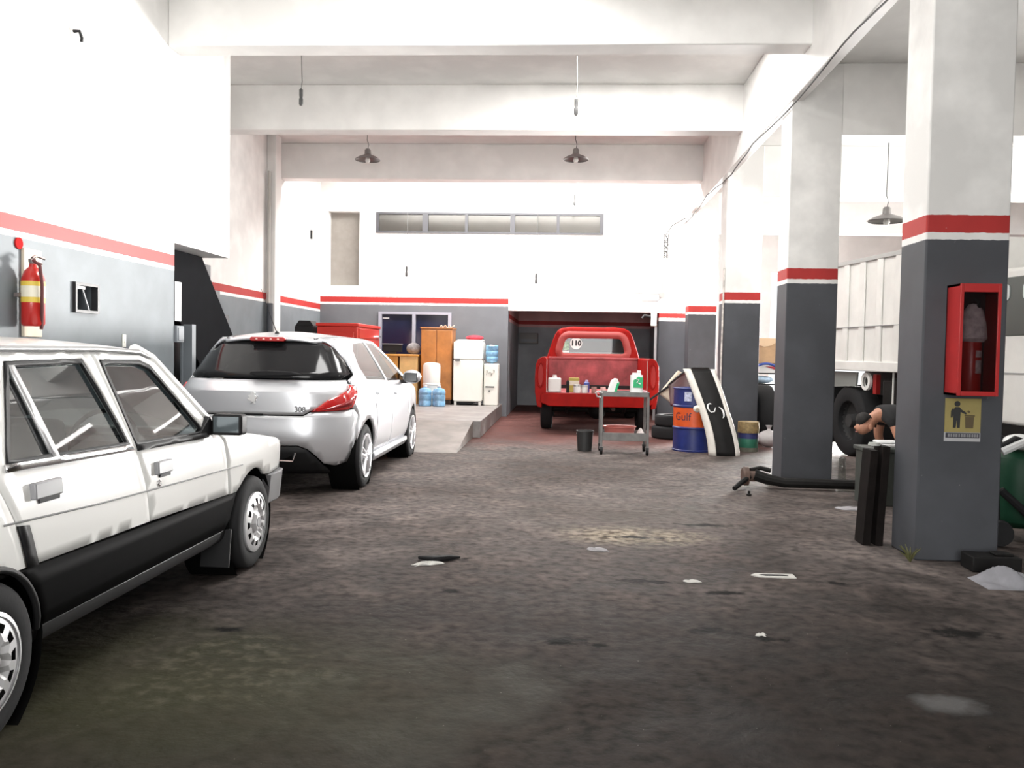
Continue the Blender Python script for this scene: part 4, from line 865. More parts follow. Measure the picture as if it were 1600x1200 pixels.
# ------------------------------------------------------------------ office corner on the platform
PZ = .27
FW = mat('white_enamel', (.80, .80, .74), .35)
t = thing('refrigerator', 'rounded white two door refrigerator against the office wall', 'fridge', (-1.95, 17.75, PZ))
MB().prism(rrect(-.30, .07, .30, .93, .05), 'y', -.23, .30).build('cabinet', FW, t, bevel=.015)
MB().prism(rrect(-.30, .93, .30, 1.31, .05), 'y', -.23, .30).build('top_cabinet', FW, t, bevel=.015)
MB().prism(rrect(-.295, .085, .295, .925, .03), 'y', -.28, -.235).build('lower_door', FW, t, bevel=.012); MB().prism(rrect(-.295, .935, .295, 1.30, .03), 'y', -.28, -.235).build('freezer_door', FW, t, bevel=.012)
MB().bb(-.26, -.16, -.31, -.28, .90, .955).build('handle', mat('dark_grey_handle', (.12, .12, .12), .4), t, bevel=.008)
MB().bb(-.26, .10, -.22, .28, .03, .09).build('plinth', BLK, t)
for x in (-.25, .25): MB().bb(x-.025, x+.025, -.25, -.20, 0, .08).build('foot', FW, t)
t = thing('serving_tray', 'red bundle on a white tray on top of the refrigerator', 'tray', (-1.93, 17.78, PZ+1.31))
MB().bb(-.26, .28, -.16, .16, 0, .03).build('tray', FW, t, bevel=.006); MB().ball((.08, 0, .075), (.19, .12, .055), 14, 8).build('red_cloth', mat('red_cloth', (.42, .03, .05), .8, var=.5, scale=12), t)
t = thing('water_dispenser', 'white water dispenser with a big blue bottle, right of the refrigerator', 'dispenser', (-1.48, 17.72, PZ))
MB().prism(rrect(-.15, 0, .15, .86, .03), 'y', -.16, .16).build('body', FW, t, bevel=.02)
MB().bb(-.11, .07, -.172, -.15, .37, .40).build('drip_tray', mat('dark_grey_handle', (0,)*3), t)
MB().lathe([(0, -.008), (.02, -.008), (.02, .008)], 14, (-.03, -.165, .30), 'y').build('badge', mat('dark_grey_handle', (0,)*3), t)
for pts in ([(-.10, .72), (-.07, .72), (-.095, .63)], [(-.05, .66), (-.02, .69), (.01, .66), (.0, .61), (.03, .67)], [(.04, .73), (.065, .73), (.06, .68)]):
    MB().tube([(x, -.166, z) for x, z in pts], .006, 6).build('drawn_mark', mat('grey_print', (.25, .25, .22), .6), t)
WATER = mat('blue_water_bottle', (.22, .45, .68), .12, var=.5, scale=7, coat=.6)
def jug(parent=None, name='bottle'):
    return MB().lathe([(0, 0), (.115, 0), (.13, .02), (.13, .10), (.122, .115), (.13, .13), (.13, .22), (.122, .235), (.13, .25), (.13, .30), (.10, .35), (.035, .37), (.035, .40), (0, .40)], 24)
b_ = jug(); b_.xf(Matrix.Translation((0, 0, 1.24)) @ rot('X', 180)); b_.build('water_bottle', WATER, t)
for i, (x, y, lb) in enumerate(((-2.74, 16.98, 'left blue water jug on the platform floor in front of the white drum'), (-2.46, 16.98, 'right blue water jug on the platform floor, nearer the wooden cabinet'))):
    t = thing('water_jug', lb, 'water jug', (x, y, PZ), group=None); jug().build('jug', WATER, t); MB().lathe([(.04, .38), (.04, .415), (0, .418)], 14).build('cap', mat('white_plastic', (0,)*3), t)
WD = mat('varnished_wood', (.42, .155, .030), .38, var=.35, scale=3, coat=.3)
WD2 = mat('light_varnished_wood', (.58, .28, .06), .4, var=.25, scale=3)
t = thing('wardrobe', 'tall varnished wooden cabinet between the desk and the refrigerator', 'cabinet', (-2.61, 17.86, PZ))
MB().bb(-.32, .32, -.30, .30, .10, 1.56).build('carcass', WD, t, bevel=.008)
for x in (-.16, .16): MB().bb(x-.15, x+.15, -.325, -.30, .13, 1.52).build('door', WD, t, bevel=.006)
MB().bb(-.30, .30, -.27, .28, 0, .10).build('plinth', mat('dark_brown_plinth', (.04, .02, .012), .6), t); MB().bb(-.335, .335, -.33, .31, 1.55, 1.58).build('cornice', WD, t, bevel=.006)
t = thing('wire_coil', 'small tangle of pale wire on top of the wooden cabinet', 'wire', (-2.42, 17.8, PZ+1.58)); MB().tube([(-.16+.03*i, .05*sin(i*1.3), .03+.025*sin(i*2.1)) for i in range(11)], .010, 6).build('coil', mat('pale_wire2', (.55, .42, .32), .6), t)
t = thing('desk', 'yellowish wooden desk under the dark office window', 'desk', (-3.37, 17.75, PZ))
MB().bb(-.42, .40, -.30, .30, .98, 1.02).build('desk_top', WD2, t, bevel=.005); MB().bb(-.40, -.02, -.28, .28, .0, .98).build('side_panel', WD2, t, bevel=.005); MB().bb(.02, .38, -.28, .28, 0, .98).build('drawer_unit', mat('pale_wood', (.62, .40, .16), .45, var=.2), t, bevel=.005)
t = thing('computer_monitor', 'small dark monitor at the left end of the wooden desk', 'monitor', (-3.55, 17.7, PZ+1.02)); MB().bb(-.20, .20, -.02, .03, .05, .20).build('screen', BLK, t, bevel=.006); MB().bb(-.21, .21, -.03, .04, .20, .215).build('top_edge', mat('pale_grey_metal', (0,)*3), t); MB().bb(-.07, .07, -.05, .06, 0, .05).build('stand', BLK, t)
t = thing('cloth_bundle', 'grey bundle of cloth at the right end of the wooden desk', 'bundle', (-3.11, 17.72, PZ+1.02)); MB().ball((0, 0, .12), (.15, .12, .12), 14, 10).build('bundle', mat('grey_bundle', (.26, .24, .24), .9, var=.6, scale=9), t)
t = thing('plastic_drum', 'tall white plastic drum standing before the wooden cabinet', 'drum', (-2.66, 17.30, PZ)); MB().lathe([(0, 0), (.165, 0), (.17, .02), (.165, .35), (.175, .55), (.175, .80), (.16, .84), (.10, .86), (0, .865)], 28).build('body', FW, t); MB().lathe([(.166, .40), (.181, .41), (.181, .44), (.168, .45)], 28, cap=False).build('hoop', FW, t)
# red tool cabinet behind the hatchback
t = thing('tool_cabinet', 'big bright red steel tool cabinet behind the silver hatchback', 'cabinet', (-3.98, 15.85, PZ))
TC_ = mat('bright_red_enamel', (.50, .022, .012), .35, coat=.3)
MB().bb(-.36, .36, -.90, .90, .08, 1.50).build('carcass', TC_, t, bevel=.012); MB().bb(-.38, .38, -.92, .92, 1.50, 1.56).build('top', mat('red_enamel_top', (.55, .03, .02), .3), t, bevel=.012)
for z in (.15, .55, .95, 1.30): MB().bb(.36, .375, -.82, .82, z, z+.32 if z < 1.2 else z+.17).build('drawer', TC_, t, bevel=.006)
MB().bb(-.30, .30, -.915, -.90, .2, 1.4).build('front_panel', TC_, t, bevel=.006)
MB().bb(.375, .42, .55, .78, 1.34, 1.37).build('handle', CHROME, t); MB().bb(-.3, .3, -.8, .8, 0, .08).build('plinth', BLK, t)
t = thing('box', 'small black case left of the red tool cabinet', 'case', (-4.62, 15.3, PZ)); MB().bb(-.17, .17, -.2, .2, 0, 1.50).prism([(-.17, 1.5), (.17, 1.5), (.10, 1.6), (-.1, 1.6)], 'y', -.18, .18).build('case', BLK, t, bevel=.01)

# ------------------------------------------------------------------ fittings on the left wall
t = thing('fire_extinguisher', 'red fire extinguisher with a yellow label on a pale board on the left wall', 'extinguisher', (-4.17, 6.52, 1.42))
MB().bb(0, .025, -.115, .115, 0, .68).build('backboard', mat('pale_board', (.66, .58, .46), .7, var=.12), t, bevel=.004)
ex = mat('extinguisher_red', (.50, .02, .015), .3, coat=.4); c0 = (.115, 0, 0)
MB().lathe([(0, .08), (.07, .08), (.082, .10), (.082, .44), (.06, .50), (.03, .53), (.025, .56), (0, .56)], 24, c0).build('cylinder', ex, t)
MB().lathe([(.0835, .26), (.0835, .42)], 24, c0, cap=False).build('yellow_label', mat('yellow_label', (.75, .55, .08), .5), t)
MB().lathe([(.0842, .30), (.0842, .385)], 24, c0, cap=False).build('white_label', mat('cream_label', (.80, .76, .62), .5), t)
MB().lathe([(.024, .55), (.032, .57), (.032, .59), (.015, .60)], 14, c0).tube([(.115, -.01, .60), (.115, .04, .62), (.13, .12, .605)], .011, 6).tube([(.115, .0, .585), (.13, .09, .565)], .009, 6).build('valve', mat('valve_metal', (.30, .25, .24), .35, metal=.8), t)
MB().tube([(.13, -.02, .58), (.20, -.05, .54), (.215, -.045, .40), (.205, -.03, .2), (.18, .0, .06)], .013, 8).build('hose', mat('dark_hose', (.10, .02, .02), .6), t)
MB().bb(.02, .06, -.09, .09, .30, .33).build('strap', mat('valve_metal', (0,)*3), t)
for c_ in t.children:
    if c_.name != 'backboard': c_.location.y = -.145
t = thing('sign', 'small round red disc on the left wall above the fire extinguisher', 'sign', (-4.17, 6.37, 2.13)); MB().lathe([(0, .0), (.045, .0), (.045, .012), (0, .014)], 20, ax='x').build('disc', mat('red_disc', (.42, .02, .02), .9, spec=.05), t)
t = thing('light_switch', 'slim white switch plate on the left wall above the white saloon', 'switch', (-4.17, 7.95, 1.41)); MB().bb(0, .012, -.03, .03, -.06, .06).build('plate', FW, t, bevel=.003); MB().bb(.012, .02, -.01, .01, -.02, .02).build('rocker', FW, t)
t = thing('notice', 'plain white paper notice at the edge of the stair opening', 'notice', (-4.165, 9.10, 1.85)); MB().bb(0, .004, -.085, .065, -.21, .21).build('sheet', mat('white_paper', (.85, .85, .84), .6), t)
t = thing('junction_box', 'grey electrical box below the white notice at the stair opening', 'box', (-4.22, 9.10, 1.50)); MB().bb(0, .08, -.08, .09, -.09, .09).build('housing', mat('grey_box', (.20, .22, .24), .5), t, bevel=.006); MB().bb(.08, .09, -.06, .07, -.07, .07).build('cover', mat('grey_box', (0,)*3), t, bevel=.004)
t = thing('wall_hook', 'tiny dark fitting high on the white left wall', 'fitting', (-4.17, 7.12, 3.97)); MB().tube([(0, 0, .03), (.05, 0, .03), (.06, .02, -.02), (.05, .03, -.05)], .014, 6).build('hook', BLK, t)
t = thing('wall_hook', 'tiny dark fitting on the white wall beside the office niche', 'fitting', (-5.26, 17.6, 3.72)); MB().bb(0, .03, -.03, .03, -.09, .09).build('fitting', BLK, t)
t = thing('downpipe', 'grey downpipe running up the left wall beside the pilaster', 'pipe', (-5.16, 14.86, 0)); MB().tube([(0, 0, 0), (0, 0, 2.15)], .055, 12).build('lower_pipe', mat('dark_grey_pipe', (.05, .055, .065), .5), t); MB().tube([(-.03, .02, 2.15), (-.03, .02, 4.45)], .028, 10).build('upper_pipe', mat('pale_pipe', (.42, .41, .38), .5), t)

# ------------------------------------------------------------------ lamps hanging from the ceiling
def pendant(label, x, y, z, cz, r=.21):
    t = thing('pendant_lamp', label, 'lamp', (x, y, z))
    MB().lathe([(r, 0), (r+.004, .012), (r*.72, .055), (r*.38, .085), (.055, .10), (.05, .17), (.035, .19), (0, .19)], 30, cap=False).build('shade', mat('enamel_shade', (.20, .19, .185), .4, metal=.3), t, thick=.004)
    MB().lathe([(0, -.05), (.03, -.04), (.042, -.01), (.035, .03), (.018, .07), (0, .08)], 14).build('bulb', mat('frosted_bulb', (.75, .74, .70), .3), t)
    MB().tube([(0, 0, .18), (.015, 0, .26), (-.01, 0, .34), (0, 0, cz-z)], .006, 6).build('cord', mat('grey_cord', (.10, .10, .10), .7), t); return t
pendant('pendant lamp with a wide metal shade, the left one of two behind the second beam', -3.37, 14.5, 4.56, CEIL)
pendant('pendant lamp with a wide metal shade, the right one of two behind the second beam', .13, 14.5, 4.58, CEIL)
pendant('pendant lamp with a metal shade hanging in the side bay above the white truck', 4.13, 11.5, 3.14, 4.55, .24)
def holder(label, x, y, z, cz):
    t = thing('lamp_holder', label, 'lamp holder', (x, y, z)); MB().lathe([(.018, -.10), (.026, -.08), (.026, -.02), (.02, 0), (.024, .03), (.024, .10), (.008, .12)], 14).build('socket', mat('dark_bakelite', (.05, .05, .05), .4), t)
    MB().tube([(0, 0, .1), (.012, 0, .2), (0, 0, cz-z)], .005, 6).build('cord', mat('grey_cord', (0,)*3), t)
holder('empty dark lamp holder on a cord in the left half, between the first two beams', -3.43, 11.0, 4.58, CEIL)
holder('empty dark lamp holder on a cord in the middle, between the first two beams', .09, 11.0, 4.46, CEIL)
holder('lamp holder on a long cord hanging low in front of the office wall', -3.24, 17.5, 2.97, CEIL)
holder('short lamp holder hanging before the right end of the window strip', .15, 17.5, 4.44, CEIL)
holder('tiny lamp holder low over the garage opening', -.61, 18.0, 2.90, CEIL)
# wiring along the long beam
t = thing('electric_cable', 'dark cable sagging along the lower edge of the long beam', 'cable', (2.40, 4.0, 4.16)); random.seed(2); pts = []
for i in range(41):
    y = 14.2*i/40; pts.append((-.012, y, -.03-.07*abs(sin(y*.85))-.05*(random.random())*(y > 7)))
MB().tube(pts, .009, 6).build('cable', mat('dark_cable', (.06, .06, .06), .6), t)
t = thing('cable_coil', 'tangled coil of dark wire hanging where the cable meets the far columns', 'wire', (2.02, 17.95, 3.55))
random.seed(4); MB().tube([(.05*sin(i*1.7)+.02, .05*cos(i*1.3), .28-.56*(i % 9)/9+random.uniform(-.03, .03)) for i in range(28)], .008, 6).tube([(.0, 0, .25), (.12, -.1, .45), (.36, -.3, .58)], .009, 6).build('coil', mat('dark_cable', (0,)*3), t)
t = thing('conduit', 'thin grey conduit with a junction box on the wall right of the garage opening', 'conduit', (2.02, 18.28, 2.62)); MB().tube([(0, 0, 0), (0, 0, .75)], .012, 8).tube([(-.05, 0, .02), (-.75, 0, .04)], .008, 6).tube([(-.03, 0, -.06), (-.08, 0, -.12), (-.42, 0, -.12)], .012, 8).tube([(.04, 0, .02), (.38, 0, .02)], .008, 6).build('pipes', mat('grey_conduit', (.32, .31, .30), .5), t); MB().lathe([(0, -.03), (.06, -.03), (.06, .03), (0, .03)], 16, ax='y').build('box', mat('grey_conduit', (0,)*3), t)
t = thing('shutter_motor', 'small white gearbox at the right top corner of the garage opening', 'motor', (1.86, 18.25, 2.13)); MB().bb(-.06, .06, -.05, .05, -.16, .12).build('housing', mat('white_enamel', (0,)*3), t, bevel=.01); MB().tube([(-.05, 0, .03), (-.20, 0, .06), (-.24, 0, .0)], .03, 8).build('arm', mat('dark_metal_frame', (0,)*3), t); MB().bb(.02, .07, -.02, .03, -2.13, -.16).build('guide_rail', mat('pale_grey_metal', (0,)*3), t)
t = thing('wall_heater', 'pale grey box high on the back wall of the garage bay', 'box', (-.92, 22.38, 1.70)); MB().bb(-.24, .24, -.12, .1, -.1, .18).build('housing', mat('dusty_grey_box', (.20, .20, .20), .6), t, bevel=.01); MB().bb(-.2, .2, -.13, -.12, -.05, .02).build('grille', mat('grey_box', (0,)*3), t)
t = thing('notice', 'small pale notice on the back wall left of the pickup cab', 'notice', (-.36, 22.49, 1.25)); MB().bb(-.13, .13, -.01, 0, -.2, .2).build('sheet', mat('grey_sheet', (.35, .35, .35), .7), t)

# ------------------------------------------------------------------ white lorry in the side bay
WT = mat('white_lorry_panel', (.74, .73, .70), .5, var=.10, scale=2)
LR = thing('lorry', 'large white lorry with a ribbed high sided body parked behind the right columns', 'lorry', (3.84, 12.9, 0), rz=189.4)
# local axes: +y runs forward towards the camera, left flank seen from the aisle is at x = 0 and the body spreads to -x
def lb(x0, x1, y0, y1, z0, z1): return MB().bb(x0, x1, y0, y1, z0, z1)
BX = -2.25
lb(BX, 0, 0, 3.40, 1.20, 1.30).build('body_floor', WT, LR, bevel=.01)
sd = lb(BX, BX+.04, 0, 3.40, 1.30, 2.70).bb(-.04, 0, 0, 3.40, 1.30, 2.70).bb(BX, 0, 0, .04, 1.3, 2.70).bb(BX, 0, 3.36, 3.40, 1.3, 2.70)
sd.build('side_panels', WT, LR)
for i in range(8): lb(-.002, .03, .06+.44*i, .20+.44*i, 1.30, 2.68).build('rib', WT, LR, bevel=.02)
lb(-.01, .035, 0, 3.40, 2.66, 2.72).build('top_rail', mat('grey_rail', (.42, .42, .41), .5), LR, bevel=.008); lb(-.01, .045, 0, 3.40, 1.20, 1.33).build('bottom_rail', WT, LR, bevel=.012)
lb(-.004, .034, 0, 3.40, 1.79, 1.80).build('seam', mat('grey_seam', (.30, .30, .30), .6), LR)
for x in (-1.55, -.70): lb(x-.05, x+.05, -.1, 6.6, .85, 1.18).build('chassis_rail', mat('greasy_black', (0,)*3), LR)
for y in (.55, 5.7):
    for x0 in (-.34, BX+.06):
        tyre_mb(x0, x0+.28, .49, .28).build('wheel', RUB, LR, loc=(0, y, .49), ang=50)
        MB().lathe([(.28, x0+.24), (.26, x0+.16), (.10, x0+.14), (.09, x0+.26), (0, x0+.26)], 24, (0, y, .49), 'x', cap=False).build('rim', mat('dark_steel', (0,)*3), LR)
mg = MB().prism([(-.06, 1.18), (.82, 1.18), (.80, .99), (.06, .95)], 'x', -.07, -.04); mg.build('mudguard', mat('grey_mudguard', (.20, .21, .20), .6), LR)
lb(-.04, .0, -.12, -.05, .90, 1.18).build('mudguard_edge', WT, LR)
MB().lathe([(.07, -.02), (.12, -.02), (.12, .02), (.07, .02)], 20, (-.06, 1.05, 1.06), 'x', cap=False).build('white_ring', WT, LR)
lb(-.45, -.08, 1.4, 2.9, .62, 1.12).build('fuel_tank', mat('greasy_black', (0,)*3), LR, bevel=.05)
MB().tube([(-.04, 1.75, 1.2), (-.04, 1.75, .72)], .012, 6).build('white_strut', WT, LR)
lb(-.12, -.06, 1.22, 1.30, .9, 1.16).build('red_reflector', mat('dull_red_lens', (0,)*3), LR)
# cab
cb = MB().prism([(3.55, .72), (3.55, 2.16), (3.70, 2.32), (4.95, 2.28), (5.35, 1.66), (6.5, 1.45), (6.6, .72)], 'x', BX+.05, -.03)
cb.build('cab', WT, LR, bevel=.04)
lb(-.06, -.022, 3.58, 5.05, 1.62, 2.22).build('window_band', mat('dark_green_grey', (.055, .068, .062), .3), LR, bevel=.01)
for y in (3.70, 4.10, 4.52): MB().prism([(y+a, b) for a, b in rrect(0, 1.98 if y < 4.5 else 1.75, .20 if y < 4.5 else .40, 2.15, .05)], 'x', -.024, -.012).build('side_window', mat('pale_window', (.62, .66, .66), .1), LR)
lb(-.022, -.012, 3.6, 6.4, 1.24, 1.25).build('door_line', mat('grey_seam', (0,)*3), LR)
MB().tube([(-.01, 3.62, 1.47), (.03, 3.66, 1.36), (.0, 3.84, 1.24)], .014, 6).build('door_strap', BLK, LR)
lb(BX+.1, -.05, -.16, -.12, .12, .98).build('mudflap', BLK, LR)  # full-width black sheet added to darken the view under the lorry
MB().tube([(BX+.2, .55, .49), (-.2, .55, .49)], .09, 10).ball((-1.1, .55, .49), (.24, .24, .22), 12, 8).build('rear_axle', mat('greasy_black', (0,)*3), LR)
lb(-1.7, -.5, 2.0, 3.6, .35, .85).build('gearbox', mat('greasy_black', (0,)*3), LR, bevel=.05)
lb(BX+.1, -.05, 3.5, 6.6, .58, .72).build('running_board', mat('greasy_black', (0,)*3), LR)

# ------------------------------------------------------------------ mechanic bending by the lorry wheel
SKIN = mat('skin', (.46, .22, .14), .55, var=.12, scale=20)
def skin(name, verts, edges, m, parent, root=0, sub=2):
    me = bpy.data.meshes.new(name); me.from_pydata([v[:3] for v in verts], edges, []); me.update()
    o = bpy.data.objects.new(name, me); COL.objects.link(o); me.materials.append(m); o.parent = parent
    o.modifiers.new('skin', 'SKIN')
    if not me.skin_vertices: 
        bpy.context.view_layer.objects.active = o
    for i, v in enumerate(verts):
        sv = me.skin_vertices[0].data[i]; sv.radius = (v[3], v[4] if len(v) > 4 else v[3]); sv.use_root = (i == root)
    o.modifiers['skin'].use_smooth_shade = True
    sb = o.modifiers.new('sub', 'SUBSURF'); sb.levels = sub; sb.render_levels = sub
    return o
PE = thing('person', 'person in a black T-shirt bending forward beside the lorry wheel', 'person', (3.56, 8.62, 0))
# faces -x (towards the aisle): kneeling, trunk leaning forward, arms hanging to the work
bv = [(.02, 0, .56, .15, .13), (-.10, 0, .70, .14, .12), (-.26, 0, .80, .145, .12), (-.40, 0, .85, .12, .10), (-.485, 0, .825, .058), (-.54, -.005, .775, .060), (-.59, -.005, .725, .092, .08), (-.645, -.005, .675, .074, .07), (-.675, -.005, .64, .045, .045),
      (-.40, -.17, .80, .062), (-.37, -.24, .64, .052), (-.33, -.26, .555, .043), (-.24, -.25, .46, .036), (-.14, -.24, .38, .028), (-.10, -.24, .35, .030),
      (-.40, .17, .80, .062), (-.40, .22, .60, .046), (-.37, .22, .53, .040), (-.31, .17, .44, .030), (-.28, .15, .42, .030),
      (.02, -.11, .52, .092), (-.28, -.15, .36, .075), (-.42, -.16, .30, .062), (-.22, -.15, .11, .052), (-.02, -.15, .06, .038), (-.10, -.15, .035, .03),
      (.02, .11, .52, .092), (-.02, .13, .26, .074), (-.12, .14, .09, .060), (.16, .14, .07, .050), (.36, .14, .06, .036), (.34, .14, .025, .028)]
be = [(0, 1), (1, 2), (2, 3), (3, 4), (4, 5), (5, 6), (6, 7), (7, 8), (3, 9), (9, 10), (10, 11), (11, 12), (12, 13), (13, 14), (3, 15), (15, 16), (16, 17), (17, 18), (18, 19), (0, 20), (20, 21), (21, 22), (22, 23), (23, 24), (24, 25), (0, 26), (26, 27), (27, 28), (28, 29), (29, 30), (30, 31)]
body = skin('body', bv, be, SKIN, PE)
sh = [(.04, 0, .58, .165, .145), (-.10, 0, .71, .158, .138), (-.26, 0, .81, .162, .138), (-.40, 0, .86, .138, .118), (-.475, 0, .855, .075), (-.40, -.18, .80, .082), (-.385, -.23, .70, .068), (-.40, .18, .80, .082), (-.40, .215, .69, .068)]
skin('t_shirt', sh, [(0, 1), (1, 2), (2, 3), (3, 4), (3, 5), (5, 6), (3, 7), (7, 8)], mat('black_cotton', (.012, .012, .013), .9), PE)
tr = [(.03, 0, .57, .168, .15)]+[(x, y, z, r_+.016) for x, y, z, r_ in ((.02, -.11, .52, .095), (-.28, -.15, .36, .078), (-.42, -.16, .30, .066), (-.22, -.15, .12, .058), (-.05, -.15, .075, .05), (.02, .11, .52, .095), (-.02, .13, .27, .078), (-.12, .14, .095, .062), (.16, .14, .08, .056), (.30, .14, .07, .046))]
skin('trousers', tr, [(0, 1), (1, 2), (2, 3), (3, 4), (4, 5), (0, 6), (6, 7), (7, 8), (8, 9), (9, 10)], mat('dark_work_trousers', (.02, .022, .03), .9), PE)
hr = MB().ball((0, 0, 0), (.082, .083, .112), 16, 12); hr.f = [q for q in hr.f if sum(hr.v[i].z for i in q)/len(q) > .02 or sum(hr.v[i].x for i in q)/len(q) > .045]
hr.xf(Matrix.Translation((-.597, -.005, .742)) @ rot('Y', -42)); hr.build('hair', mat('dark_hair', (.012, .010, .009), .8), PE, thick=.008)
for s_ in (-1, 1): MB().ball((-.580, -.005+.082*s_, .705), (.022, .012, .032), 10, 8).build('ear', SKIN, PE)
MB().ball((-.690, -.005, .692), (.022, .014, .020), 10, 8).build('nose', SKIN, PE)
for s_ in (-1, 1): MB().ball((-.666, -.005+.033*s_, .720), (.012, .013, .009), 10, 8).build('eye', mat('dark_eye', (.02, .015, .012), .3), PE)
MB().ball((-.687, -.005, .650), (.010, .026, .007), 10, 6).build('mouth', mat('lip', (.35, .12, .10), .5), PE)
def hand(base, d, side, up_):
    d = Vector(d).normalized(); s1 = Vector(side).normalized(); n = d.cross(s1)
    b0 = Vector(base); vs = [(*b0, .026, .018), (*(b0+d*.05), .036, .016)]; es = [(0, 1)]
    for k, L_ in zip((-1.5, -.5, .5, 1.5), (.065, .078, .074, .056)):
        p = b0+d*.088+s1*k*.019; q = p+d*L_*.55+n*.012*up_; r_ = q+d*L_*.35+n*.03*up_
        i = len(vs); vs += [(*p, .0095), (*q, .0085), (*r_, .007)]; es += [(1, i), (i, i+1), (i+1, i+2)]
    p = b0+d*.03-s1*.034; q = p+d*.035-s1*.016; i = len(vs); vs += [(*p, .011), (*q, .0095), (*(q+d*.028+s1*.003), .008)]; es += [(0, i), (i, i+1), (i+1, i+2)]
    return skin('hand', vs, es, SKIN, PE, 0, 1)
hand((-.095, -.24, .345), (.25, 0, -.9), (0, 1, 0), 1); hand((-.28, .15, .42), (.5, -.2, -.6), (0, 1, 0), -1)
t = thing('crate', 'greenish grey metal crate on the floor in front of the bending person', 'crate', (3.02, 8.30, 0))
MB().bb(-.20, .22, -.16, .16, 0, .50).bb(-.22, .24, -.18, .18, .50, .54).build('box', mat('green_grey_metal', (.045, .052, .045), .55, var=.3), t, bevel=.008)
t = thing('rag', 'white folded cloth on top of the greenish crate', 'rag', (3.06, 8.28, .54)); MB().bb(-.14, .12, -.10, .10, 0, .035).bb(-.12, .08, -.08, .09, .035, .06).build('cloth', mat('white_cloth', (.72, .72, .72), .9), t, bevel=.015)

# ------------------------------------------------------------------ scrap on the floor by the second column
GRS = mat('greasy_black', (0,)*3)
t = thing('axle_beam', 'black greasy axle beam with a hub at its left end lying by the second column', 'axle', (1.90, 9.12, 0))
MB().tube([(.10, -.05, .14), (.22, -.06, .10), (.40, -.08, .07), (1.6, -.12, .07)], [.06, .055, .05, .05], 10).build('beam', GRS, t)
MB().lathe([(0, -.07), (.085, -.07), (.10, -.05), (.10, -.01), (.055, .0), (.055, .07), (.03, .08), (0, .08)], 20, (.05, -.03, .12), 'x').build('hub', mat('rusty_steel', (0,)*3), t)
MB().tube([(.04, -.08, .12), (-.08, -.20, .06), (-.15, -.30, .028)], [.030, .026, .024], 8).build('spindle', GRS, t)
MB().tube([(.07, .0, .18), (.18, .04, .20), (.28, .0, .18)], .024, 8).build('steering_arm', GRS, t)
MB().bb(1.25, 1.70, -.18, -.02, 0, .09).build('bracket', GRS, t, bevel=.01)
t = thing('bolt', 'small dark bolt on the floor in front of the axle hub', 'bolt', (1.84, 8.55, 0)); MB().lathe([(.025, 0), (.025, .02), (.012, .022), (.012, .05), (0, .052)], 6).build('bolt', GRS, t)
t = thing('plastic_bottle', 'clear plastic bottle upside down on the floor right of the second column', 'bottle', (3.03, 9.50, 0))
MB().lathe([(.035, .03), (.04, .05), (.04, .20), (.034, .24), (.036, .26), (.036, .285), (.028, .295), (0, .295)], 18).build('bottle', glass('clear_plastic', (.70, .72, .70), .10, .1), t)
MB().lathe([(0, 0), (.045, 0), (.045, .022), (.02, .035), (0, .035)], 16).build('cap', FW, t)
t = thing('carton', 'pale greyish carton on the floor behind the axle beam', 'box', (3.42, 9.45, 0)); MB().bb(-.10, .10, -.1, .1, 0, .17).build('carton', mat('dull_card', (.20, .20, .15), .8, var=.2), t, bevel=.006)
PK = mat('dark_plank', (.009, .007, .0065), .8, var=.4, scale=8, spec=.1)
for i, (x, z1, lb_) in enumerate(((2.235, .70, 'dark wooden plank leaning on the nearest column, the left one'), (2.325, .73, 'dark wooden plank leaning flush against the nearest column'))):
    t = thing('plank', lb_, 'plank', (x, 6.50, 0)); mb = MB().bb(-.028, .028, -.09, .09, 0, z1); mb.xf(rot('Y', 3.2 if i == 0 else 2.6)); mb.build('board', PK, t, bevel=.004)
t = thing('cap', 'small pale plastic lid lying on top of the leaning planks', 'lid', (2.30, 6.50, .728)); MB().lathe([(0, 0), (.045, 0), (.04, .02), (0, .025)], 14).build('lid', mat('dusty_white', (.35, .36, .34), .6), t)
# fittings on the nearest column
RC = mat('cabinet_red', (.40, .018, .018), .4, var=.1)
t = thing('extinguisher_cabinet', 'red fire extinguisher cabinet with a glass front on the nearest column', 'cabinet', (2.69, 5.98, 1.135))
MB().bb(-.13, -.118, -.19, 0, 0, .73).bb(.118, .13, -.19, 0, 0, .73).bb(-.13, .13, -.19, 0, 0, .015).bb(-.13, .13, -.19, 0, .715, .73).build('housing', RC, t)
MB().bb(-.13, .13, -.012, 0, 0, .73).build('back_panel', mat('shaded_cabinet_red', (.035, .016, .018), .7, spec=.2), t)  # shade inside the cabinet put into a darker red back
MB().bb(-.13, -.108, -.205, -.188, 0, .73).bb(.108, .13, -.205, -.188, 0, .73).bb(-.108, .108, -.205, -.188, 0, .03).bb(-.108, .108, -.205, -.188, .675, .73).build('door_frame', RC, t, bevel=.003)
MB().bb(-.108, .108, -.197, -.194, .03, .675).build('glass_pane', glass('cabinet_glass', (.60, .56, .57), .015), t)
t2 = thing('fire_extinguisher', 'fire extinguisher standing inside the red glass fronted cabinet', 'extinguisher', (2.685, 5.885, 1.152))
MB().lathe([(0, 0), (.058, 0), (.064, .02), (.064, .33), (.045, .38), (.02, .40), (.02, .43), (0, .43)], 24).build('cylinder', mat('extinguisher_red', (0,)*3), t2)
MB().lathe([(.0645, .335), (.088, .36), (.078, .46), (.06, .54), (.03, .585), (0, .59)], 16, (.008, 0, 0)).build('plastic_cover', mat('dusty_white_bag', (.78, .78, .76), .6, var=.4, scale=25), t2)
